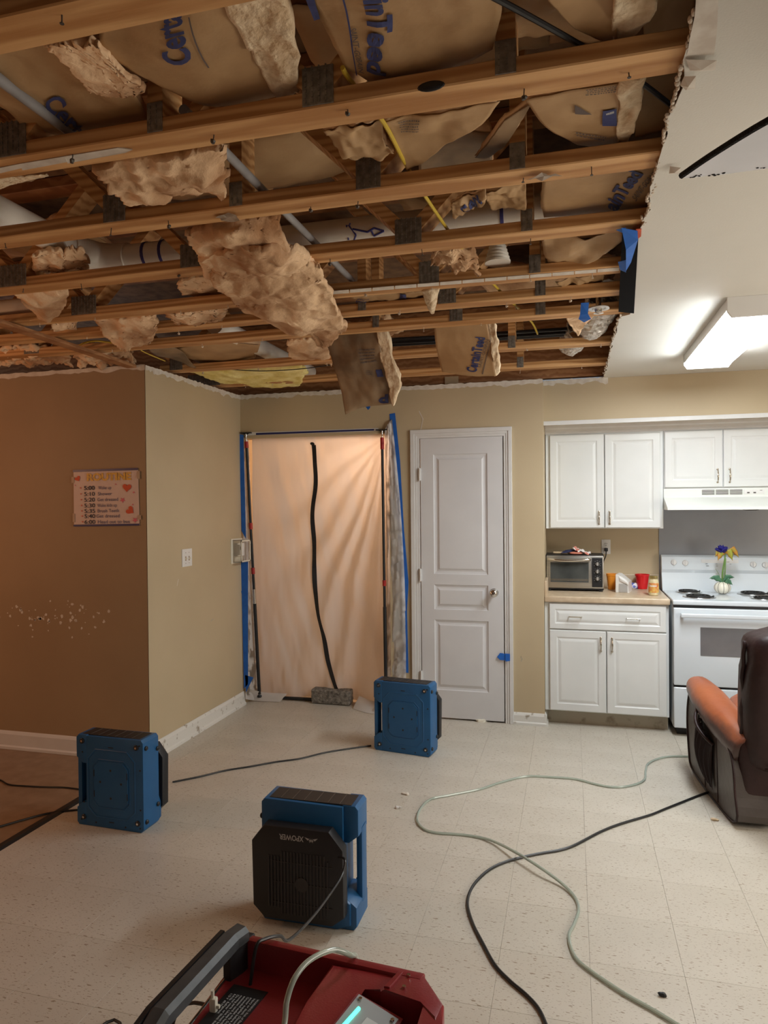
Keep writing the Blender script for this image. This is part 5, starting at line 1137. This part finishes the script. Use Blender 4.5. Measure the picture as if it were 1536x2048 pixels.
# toaster oven
t = thing('toaster_oven', 'stainless toaster oven on the countertop with three dials', 'toaster oven', (.02, 5.48, CT))
x0, x1, y0, z0, z1 = -.185, .222, 5.33, CT+.022, 1.172
b = MB(); b.box(x0, x1, y0, 5.62, z0, z1, .008); b.build('body', 'sst', t, smooth='auto')
b = MB(); b.box(x0-.004, x1+.004, y0+.012, 5.60, z1-.012, z1+.003, .004); b.box(x0, x1, y0+.01, 5.6, CT+.012, CT+.026); b.build('top_cover', 'black', t)
for x in (x0+.02, x1-.02):
    for y in (5.35, 5.59): b = MB(); b.lathe([(.013, CT), (.015, CT+.014)], (x, y, 0), 12); b.build('foot', 'black', t)
b = MB(); b.box(x0+.018, .128, y0-.008, y0+.002, z0+.018, z1-.010, .003); d = b.build('door', 'sst', t, smooth='auto')
b = MB(); b.box(x0+.030, .116, y0-.0095, y0-.007, z0+.045, z1-.048); b.build('glass', 'glassd', d)
for z in (z0+.068, z0+.060): b = MB(); b.tube([(x0+.034, y0-.011, z), (.112, y0-.011, z)], .0016, 6); b.build('rack', 'chrome', d)
b = MB(); b.tube(smoothpath([(x0+.022, y0-.008, z1-.022), (x0+.03, y0-.032, z1-.026), (-.03, y0-.042, z1-.034), (.11, y0-.032, z1-.026), (.12, y0-.008, z1-.022)], 6), .011, 10); b.build('handle', 'chrome', d, smooth='auto')
b = MB(); b.box(.140, x1-.008, y0-.004, y0+.002, z0+.012, z1-.014, .003); cp = b.build('control_panel', 'black', t)
for z in (z1-.058, z1-.112, z1-.166):
    b = MB(); b.lathe([(.017, y0-.003), (.016, y0-.010), (.013, y0-.020), (.003, y0-.020)], (.178, 0, z), 18, 'y'); kb = b.build('dial', 'sst', cp, smooth='auto')
    b = MB(); b.box(.176, .180, y0-.022, y0-.019, z-.012, z+.012); b.build('pointer', 'white', kb)
    b = MB()
    for k in range(7):
        a = math.radians(-30+40*k); b.box(.178+.024*math.cos(a)-.0012, .178+.024*math.cos(a)+.0012, y0-.0048, y0-.004, z+.024*math.sin(a)-.0012, z+.024*math.sin(a)+.0012)
    b.build('dial_marks', 'white', cp)
# things on the toaster
zt = z1+.003
b = MB(); b.blob((.03, 5.44, zt+.012), (.055, .07, .012), .8, 20, 8); tag(b.build('oval_trivet', 'pink', smooth=True), 'salmon pink oval lying on the toaster oven', 'trivet')
run('wooden_spoon', 'pale wooden stick lying at the left of the toaster oven top', 'spoon', [(-.135, 5.42, zt+.014), (-.09, 5.42, zt+.012), (-.03, 5.43, zt+.008)], .0075, 'woodsp')
sf = Surf([[(-.08, 5.40, zt+.012), (-.02, 5.40, zt+.022), (.05, 5.40, zt+.026)], [(-.08, 5.47, zt+.014), (-.02, 5.47, zt+.030), (.06, 5.47, zt+.030)], [(-.07, 5.55, zt+.006), (0, 5.55, zt+.03), (.07, 5.55, zt+.02)]], .008, 20, 3)
tag(sheet(sf, 18, 18, .004, .0).build('navy_cloth', 'navy', smooth=True), 'folded navy cloth behind the pink oval on the toaster oven', 'cloth')
sf = Surf([[(.0, 5.37, zt+.046), (.05, 5.37, zt+.034), (.125, 5.37, zt+.004)], [(.01, 5.43, zt+.052), (.06, 5.43, zt+.040), (.14, 5.43, zt+.006)], [(.0, 5.48, zt+.05), (.06, 5.48, zt+.03), (.14, 5.48, zt+.004)]], .014, 30, 5, .06)
M['gloves'] = mat('printed_mitt', (.80, .77, .74), (.70, .25, .18), 26, .8, lo=.50, hi=.56)
tag(sheet(sf, 26, 20, .006, .002).build('oven_mitt', 'gloves', smooth=True), 'crumpled white and red patterned mitt on the toaster oven', 'oven mitt')
# cups
def cup(name, label, c, r0, r1, h, m, cat):
    b = MB(); c = Vector(c); pr = [(r0*.9, 0), (r0, .003), (r1*.97, h*.86), (r1*1.04, h*.87), (r1*1.06, h), (r1*.97, h), (r1*.92, h*.86), (r0*.9, .006)]; b.lathe(pr, c, 26); return tag(b.build(name, m, smooth='auto'), label, cat)
cup('plastic_cup', 'orange plastic cup right of the toaster oven', (.285, 5.50, CT), .026, .037, .118, 'orange', 'cup')
cup('plastic_bucket', 'small red plastic bucket by the backsplash', (.508, 5.58, CT), .036, .050, .110, 'redp', 'bucket')
t = thing('bread_box', 'white slanted napkin box between the orange cup and the glass jar', 'box', (.36, 5.36, CT))
mt = Matrix.Translation((.362, 5.36, CT)) @ Matrix.Rotation(math.radians(-14), 4, 'Z')
def tr(b, m_):
    for v in b.bm.verts: v.co = m_ @ v.co
b = MB(); b.prism([(-.048, 0), (-.048, .130), (-.03, .128), (.038, .075), (.042, .0)], -.055, .10, 'y', .004); tr(b, mt); b.build('box_body', 'white', t)
b = MB(); b.box(-.024, .036, -.058, -.055, .006, .064, .001); tr(b, mt); b.build('clear_front', 'gray', t)
b = MB(); sf = Surf([[mt @ Vector((x, y, z)) for x, y, z in r] for r in (((-.02, -.05, .122), (.02, -.05, .098), (.042, -.05, .075)), ((-.02, -.062, .112), (.02, -.064, .088), (.044, -.062, .066)), ((-.018, -.060, .085), (.02, -.062, .070), (.042, -.060, .055)))], .003, 30, 2); sheet(sf, 10, 10, .002, 0, b); b.build('napkin', 'white', t)
b = MB(); b.blob((.445, 5.57, CT+.022), (.032, .025, .022), .8, 12, 8, amp=.5, fr=30, seed=3); M['wrapper'] = mat('wrapper_blue_white', (.75, .76, .80), (.12, .16, .50), 40, .3, lo=.5, hi=.55); tag(b.build('crumpled_wrapper', 'wrapper', smooth=True), 'crumpled blue and white wrapper left of the red bucket', 'wrapper')
t = thing('glass_jar', 'glass jar with gold lid and red and yellow label at the countertop front', 'jar', (.546, 5.16, CT))
jc = (.548, 5.20, CT); b = MB(); b.lathe([(.028, 0), (.033, .006), (.034, .095), (.030, .110), (.026, .116), (.026, .122)], jc, 24); b.build('jar_body', 'jar', t, smooth='auto')
b = MB(); b.lathe([(.029, .118), (.030, .121), (.030, .136), (.027, .138)], jc, 24); b.build('lid', 'gold', t, smooth='auto')
b = MB(); b.lathe([(.0346, .022), (.0348, .025), (.0348, .086), (.0346, .088)], jc, 24); o = b.build('label', 'lab', t, smooth='auto')
b = MB(); b.text('Classico', lambda x, h: Vector((jc[0]+.0352*math.sin(-1.1+1.7*x-.1), jc[1]-.0352*math.cos(-1.1+1.7*x-.1), CT+.064+.014*h)), .03); b.build('label_lettering', 'white', o)
# stove
t = thing('electric_stove', 'white electric coil stove with knobs along its back panel', 'stove', (1.02, 5.3, 0))
SX0, SX1, SY = .645, 1.405, 4.99
b = MB(); b.box(SX0+.004, SX1-.004, SY+.03, 5.66, .055, .885, .004); b.build('body', 'enamel', t, smooth='auto')
b = MB(); b.box(SX0+.03, SX1-.03, SY+.06, 5.6, .0, .06); b.build('plinth', 'black', t)
b = MB(); b.box(SX0, SX1, SY-.004, 5.58, .877, .908, .008, 3); b.build('cooktop', 'enamel', t, smooth='auto')
b = MB(); b.box(SX0+.006, SX1-.006, SY+.006, SY+.04, .860, .880); b.build('vent_gap', 'black', t)
b = MB(); b.prism([(5.66, .90), (5.66, 1.162), (5.615, 1.166), (5.590, 1.150), (5.572, 1.060), (5.585, 1.035), (5.570, 1.0), (5.545, .925), (5.520, .905)], SX0, SX1, 'x', .004); bg = b.build('back_panel', 'enamel', t, smooth='auto')
def bgy(z): return 5.590-(1.150-z)/.09*.018
for px, py in ((1348, 1125), (1371, 1126), (1507, 1129), (1531, 1130)):
    q = uy(px, py, 5.57); b = MB(); y = bgy(q.z); b.lathe([(.022, y+.004), (.022, y-.003), (.017, y-.012), (.004, y-.012)], (q.x, 0, q.z), 18, 'y'); kb = b.build('knob', 'white', t, smooth='auto')
    b = MB(); b.box(q.x-.004, q.x+.004, y-.024, y-.010, q.z-.019, q.z+.019, .003); b.build('knob_grip', 'white', kb)
q = uy(1430, 1128, 5.57); b = MB(); b.box(q.x-.09, q.x+.16, bgy(1.12)-.002, bgy(1.12)+.01, 1.085, 1.135, .002); b.build('control_overlay', 'white', t)
b = MB(); r3 = random.Random(8)
for k in range(14):
    x = q.x-.08+r3.random()*.22; z = 1.088+r3.choice((0, .015, .03, .042)); b.box(x, x+.012, bgy(z)-.0035, bgy(z)+.001, z, z+.0022)
b.build('control_marks', 'leatherg', t)
for cx, cy, r in ((.815, 5.47, .078), (.840, 5.19, .095), (1.235, 5.44, .095), (1.245, 5.18, .078)):
    b = MB(); b.lathe([(r+.012, .909), (r+.010, .912), (r-.004, .9095), (.02, .909)], (cx, cy, 0), 32); dp_ = b.build('drip_pan', 'drip', t, smooth='auto')
    sp = [(cx+(.018+(r-.022)*k/90)*math.cos(k*.21*1.0), cy+(.018+(r-.022)*k/90)*math.sin(k*.21), .917) for k in range(91)]
    b = MB(); b.tube(sp, .0052, 6); b.build('burner_coil', 'coil', dp_, smooth=True)
b = MB(); b.box(SX0+.004, SX1-.004, SY-.012, SY+.03, .345, .858, .008, 3); od = b.build('oven_door', 'enamel', t, smooth='auto')
b = MB(); b.box(.812, 1.24, SY-.0145, SY-.008, .548, .735, .002); b.build('oven_window', 'grayglass', od)
b = MB(); hz = .812; b.box(SX0+.045, SX1-.045, SY-.058, SY-.040, hz-.012, hz+.016, .007, 3)
for x in (SX0+.045, SX1-.065): b.box(x, x+.02, SY-.05, SY-.008, hz-.014, hz+.014, .004)
b.build('oven_handle', 'enamel', od, smooth='auto')
b = MB(); b.box(SX0+.004, SX1-.004, SY-.010, SY+.03, .060, .330, .008, 3); sd = b.build('storage_drawer', 'enamel', t, smooth='auto')
b = MB(); q = uy(1390, 1392, SY-.01); b.blob((q.x+.05, SY-.014, .278), (.085, .016, .014), .7, 24, 8); b.build('drawer_pull', 'enamel', sd, smooth=True)
b = MB(); b.box(SX0+.004, SX1-.004, SY+.005, SY+.04, .328, .348); b.build('drawer_gap', 'black', t)
# flower
vc = Vector((1.026, 5.40, .909))
t = thing('flower_vase', 'ribbed ivory pumpkin vase with one blue rose and painted leaves, on the stove', 'flower vase', tuple(vc))
b = MB(); N_ = 48; rings = []
for i in range(11):
    a = -math.pi/2+math.pi*i/10; ring = []
    for k in range(N_):
        an = k*6.2832/N_; rr = .056*math.cos(a)**.75 if math.cos(a) > 0 else 0; rr *= (.90+.10*abs(math.sin(an*4))**.5); rr = max(rr, .008)
        ring.append(b.bm.verts.new(vc+Vector((rr*math.cos(an), rr*math.sin(an), .042+.042*math.sin(a)))))
    rings.append(ring)
for i in range(10):
    for k in range(N_): b.bm.faces.new((rings[i][k], rings[i][(k+1) % N_], rings[i+1][(k+1) % N_], rings[i+1][k]))
b.bm.faces.new(rings[0]); b.bm.faces.new(rings[-1]); b.build('vase_body', 'vase', t, smooth=True)
b = MB()
for k in range(8):
    an = k*math.pi/4; pts_ = []
    for i in range(13):
        a = -math.pi/2*.9+math.pi*.9*i/12; rr = .0515*max(math.cos(a), 0)**.75; pts_.append(vc+Vector((rr*math.cos(an), rr*math.sin(an), .042+.042*math.sin(a))))
    b.tube(pts_, .0012, 5)
b.build('rib_lines', 'black', t)
sp = smoothpath([vc+Vector((0, 0, .07)), vc+Vector((.002, 0, .15)), vc+Vector((.016, 0, .24)), vc+Vector((.018, -.01, .295))], 6)
b = MB(); b.tube(sp, [.008-.004*i/(len(sp)-1) for i in range(len(sp))], 8); b.tube([vc+Vector((.01, 0, .07)), vc+Vector((.018, 0, .16)), vc+Vector((.022, 0, .25))], .004, 6); b.tube(smoothpath([vc+Vector((-.008, 0, .07)), vc+Vector((-.02, 0, .13)), vc+Vector((-.045, 0, .175))], 4), .0015, 5); b.build('stem', 'stem', t, smooth=True)
hc = vc+Vector((-.004, -.01, .318)); rr_ = random.Random(2)
for k in range(13):
    an = k*2.4; r = .003+.0017*k; b = MB()
    m_ = Matrix.Translation(hc+Vector((r*math.cos(an)*1.25, r*math.sin(an), -.0012*k))) @ Matrix.Rotation(an, 4, 'Z') @ Matrix.Rotation(math.radians(12+k*3.5), 4, 'Y')
    b.blob((0, 0, 0), (.006, .017+.0006*k, .028), 1, 12, 8, amp=.25, fr=50, seed=k)
    tr(b, m_); b.build('petal', 'rose', t, smooth=True)
def leaf(base, tipv, width, m, curl=.02, n=8):
    b = MB(); base = Vector(base); tipv = Vector(tipv); d = tipv-base; s = d.cross(Vector((0, 1, .25))).normalized(); up = s.cross(d).normalized(); L_ = []; 
    for i in range(n+1):
        u = i/n; w = width*math.sin(math.pi*u**.8)*(1+.22*math.sin(u*19)); c = base+d*u+Vector((0, 0, curl*math.sin(math.pi*u)))
        L_.append([b.bm.verts.new(c+s*w*k+Vector((0, -.006*(1-abs(k)), 0))) for k in (-1, -.5, 0, .5, 1)])
    for i in range(n):
        for k in range(4): b.bm.faces.new((L_[i][k], L_[i][k+1], L_[i+1][k+1], L_[i+1][k]))
    bmesh.ops.remove_doubles(b.bm, verts=b.bm.verts, dist=1e-5); bmesh.ops.solidify(b.bm, geom=b.bm.faces[:], thickness=.0012); b.build('leaf', m, t, smooth=True)
V = lambda x, y, z: vc+Vector((x, y, z))
leaf(V(.01, -.01, .300), V(-.035, -.03, .235), .024, 'leafy'); leaf(V(-.005, -.01, .290), V(-.05, -.02, .262), .022, 'leafy')
leaf(V(.02, -.01, .300), V(.062, -.02, .235), .024, 'leafy', .03); leaf(V(.03, -.01, .300), V(.105, -.01, .255), .022, 'leafy', .035)
leaf(V(.0, -.01, .08), V(-.088, -.02, .108), .020, 'leafg', .02); leaf(V(.0, -.01, .085), V(.070, -.03, .118), .020, 'leafg', .02); leaf(V(.01, -.02, .08), V(.055, -.05, .068), .022, 'leafg', .02)
# ------------------------------------------------------------------ recliner
t = thing('recliner', 'dark brown leather recliner with a worn orange armrest and side pocket', 'recliner', (1.15, 4.0, 0))
b = MB()   # side panel, slightly bulging
SP = [(4.40, .10), (4.43, .26), (4.41, .40), (4.34, .46), (4.05, .44), (3.82, .38), (3.70, .32), (3.66, .18), (3.68, .015), (4.30, .015)]
def sidewall(b, pts, xf, th, n=1):
    A = [b.bm.verts.new((xf(y, z), y, z)) for y, z in pts]; B = [b.bm.verts.new((xf(y, z)+th, y, z)) for y, z in pts]
    b.bm.faces.new(A); b.bm.faces.new(B[::-1])
    for i in range(len(pts)): b.bm.faces.new((A[i], A[(i+1) % len(pts)], B[(i+1) % len(pts)], B[i]))
xs = lambda y, z: .655+(4.4-y)*.125
pts_ = smoothpath([(y, z, 0) for y, z in SP]+[(SP[0][0], SP[0][1], 0)], 5)[:-1]
sidewall(b, [(p.x, p.y) for p in pts_], xs, .16); bmesh.ops.bevel(b.bm, geom=b.bm.edges[:], offset=.02, segments=2, affect='EDGES', profile=.6) if False else None
b.build('side_panel', 'leatherg', t)
b = MB(); b.tube([(xs(p.x, p.y)-.002, p.x, p.y) for p in pts_]+[(xs(pts_[0].x, pts_[0].y)-.002, pts_[0].x, pts_[0].y)], .006, 6); b.build('side_piping', 'leather', t, smooth=True)
b = MB(); sm_ = [(4.18, .52), (4.17, .40), (4.14, .22), (4.10, .015)]; b.tube([(xs(y, z)-.001, y, z) for y, z in sm_], .003, 6); sm2 = [(3.93, .48), (3.92, .30), (3.90, .015)]; b.tube([(xs(y, z)-.001, y, z) for y, z in sm2], .003, 6); b.build('side_seam', 'leather', t, smooth=True)
# gathered pocket
b = MB(); g = []
for j in range(25):
    v = j/24; row = []
    for i in range(61):
        u = i/60; y = 4.16-.22*u+.02*math.sin(v*3); z = .445-.10*u*(1-v)-.335*v-.05*u
        w = .012+.045*math.sin(math.pi*u)*math.sin(math.pi*(.12+.86*v))**.7; pl = .007*math.sin(u*46+1.5*math.sin(v*3))*(1-.35*v)*(.3+.7*math.sin(math.pi*u))
        row.append(b.bm.verts.new((xs(y, z)-w-pl, y, z)))
    g.append(row)
for j in range(24):
    for i in range(60): b.bm.faces.new((g[j][i], g[j][i+1], g[j+1][i+1], g[j+1][i]))
bmesh.ops.solidify(b.bm, geom=b.bm.faces[:], thickness=.004); pk = b.build('side_pocket', 'leather', t, smooth=True)
b = MB(); P = [Vector((xs(4.16-.22*u, .44)-.012-.05*math.sin(math.pi*u), 4.16-.22*u, .447-.15*u)) for u in [i/12 for i in range(13)]]; b.tube(P, .009, 8); b.build('pocket_cuff', 'leather', pk, smooth=True)
b = MB(); b.tube(smoothpath([(xs(4.1, .4)-.01, 4.12, .40), (xs(4.1, .4)-.035, 4.08, .455), (xs(4.0, .4)-.03, 4.02, .40)], 6), .004, 6); b.build('pocket_wire', 'gray', pk, smooth=True)
# arm
def limb(b, pts, radii, e=.85, seg=20):
    P = smoothpath([Vector(p) for p in pts], 8); n = len(P); rings = []
    for i, p in enumerate(P):
        s = i/(n-1)*(len(radii)-1); k = min(int(s), len(radii)-2); a, c = radii[k], radii[k+1]; f = s-k; rx, rz = a[0]+(c[0]-a[0])*f, a[1]+(c[1]-a[1])*f
        d = (P[min(i+1, n-1)]-P[max(i-1, 0)]).normalized(); sd = d.cross(Vector((0, 0, 1))).normalized(); up = sd.cross(d)
        rings.append([b.bm.verts.new(p+sd*rx*math.copysign(abs(math.cos(q))**e, math.cos(q))+up*rz*math.copysign(abs(math.sin(q))**e, math.sin(q))) for q in [k_*6.28318/seg for k_ in range(seg)]])
    for i in range(n-1):
        for k in range(seg): b.bm.faces.new((rings[i][k], rings[i][(k+1) % seg], rings[i+1][(k+1) % seg], rings[i+1][k]))
    b.bm.faces.new(rings[0]); b.bm.faces.new(rings[-1][::-1])
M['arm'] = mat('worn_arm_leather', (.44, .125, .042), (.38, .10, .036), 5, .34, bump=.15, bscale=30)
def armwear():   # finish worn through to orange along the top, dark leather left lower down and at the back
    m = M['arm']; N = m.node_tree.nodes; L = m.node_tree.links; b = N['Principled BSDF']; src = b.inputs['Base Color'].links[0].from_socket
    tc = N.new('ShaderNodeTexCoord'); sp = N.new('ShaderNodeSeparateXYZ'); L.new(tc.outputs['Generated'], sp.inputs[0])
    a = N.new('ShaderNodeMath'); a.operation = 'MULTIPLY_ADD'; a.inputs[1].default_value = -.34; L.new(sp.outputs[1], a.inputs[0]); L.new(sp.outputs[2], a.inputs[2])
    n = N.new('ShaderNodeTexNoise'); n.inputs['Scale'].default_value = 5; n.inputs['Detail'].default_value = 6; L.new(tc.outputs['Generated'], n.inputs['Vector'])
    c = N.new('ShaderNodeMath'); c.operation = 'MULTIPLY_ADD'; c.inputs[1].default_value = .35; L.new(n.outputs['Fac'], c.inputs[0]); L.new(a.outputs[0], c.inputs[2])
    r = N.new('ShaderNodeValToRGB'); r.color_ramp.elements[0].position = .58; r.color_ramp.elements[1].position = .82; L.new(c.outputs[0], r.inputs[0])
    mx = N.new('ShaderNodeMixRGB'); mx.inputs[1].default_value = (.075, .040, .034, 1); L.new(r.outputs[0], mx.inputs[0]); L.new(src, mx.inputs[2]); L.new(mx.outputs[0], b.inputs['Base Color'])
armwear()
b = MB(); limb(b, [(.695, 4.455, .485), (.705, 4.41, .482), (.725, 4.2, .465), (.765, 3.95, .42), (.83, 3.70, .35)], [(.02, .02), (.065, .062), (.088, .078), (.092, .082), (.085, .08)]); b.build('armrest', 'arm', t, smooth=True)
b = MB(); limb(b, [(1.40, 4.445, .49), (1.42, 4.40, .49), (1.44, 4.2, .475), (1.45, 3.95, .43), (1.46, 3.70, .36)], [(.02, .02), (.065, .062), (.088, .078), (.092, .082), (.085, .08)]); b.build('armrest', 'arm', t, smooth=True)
mb = Matrix.Translation((1.16, 3.74, .60)) @ Matrix.Rotation(math.radians(7), 4, 'X') @ Matrix.Rotation(math.radians(3), 4, 'Z')
b = MB(); b.blob((0, 0, 0), (.375, .145, .37), .42, 40, 26, mb, amp=.05, fr=9); b.build('backrest', 'leather', t, smooth=True)
b = MB(); b.tube([mb @ Vector((-.372+.010*mn.noise(Vector((z*12, 0, 0))), -.02, z)) for z in [-.30+.03*i for i in range(21)]], .010, 8); b.tube([mb @ Vector((x, -.142, -.28)) for x in (-.30, 0, .3)], .006, 6); b.tube([mb @ Vector((-.22, -.148, z)) for z in (-.30, 0, .30)], .005, 6); b.build('back_piping', 'leather', t, smooth=True)
b = MB(); b.box(.765, 1.52, 3.655, 4.42, .015, .42, .06, 5); b.build('base', 'leather', t, smooth=True)
b = MB(); b.blob((1.13, 4.15, .40), (.30, .28, .10), .6, 28, 16); b.build('seat_cushion', 'leathero', t, smooth=True)
b = MB(); b.box(1.36, 1.53, 3.70, 4.40, .015, .48, .05, 4); b.build('far_side_panel', 'leather', t, smooth=True)
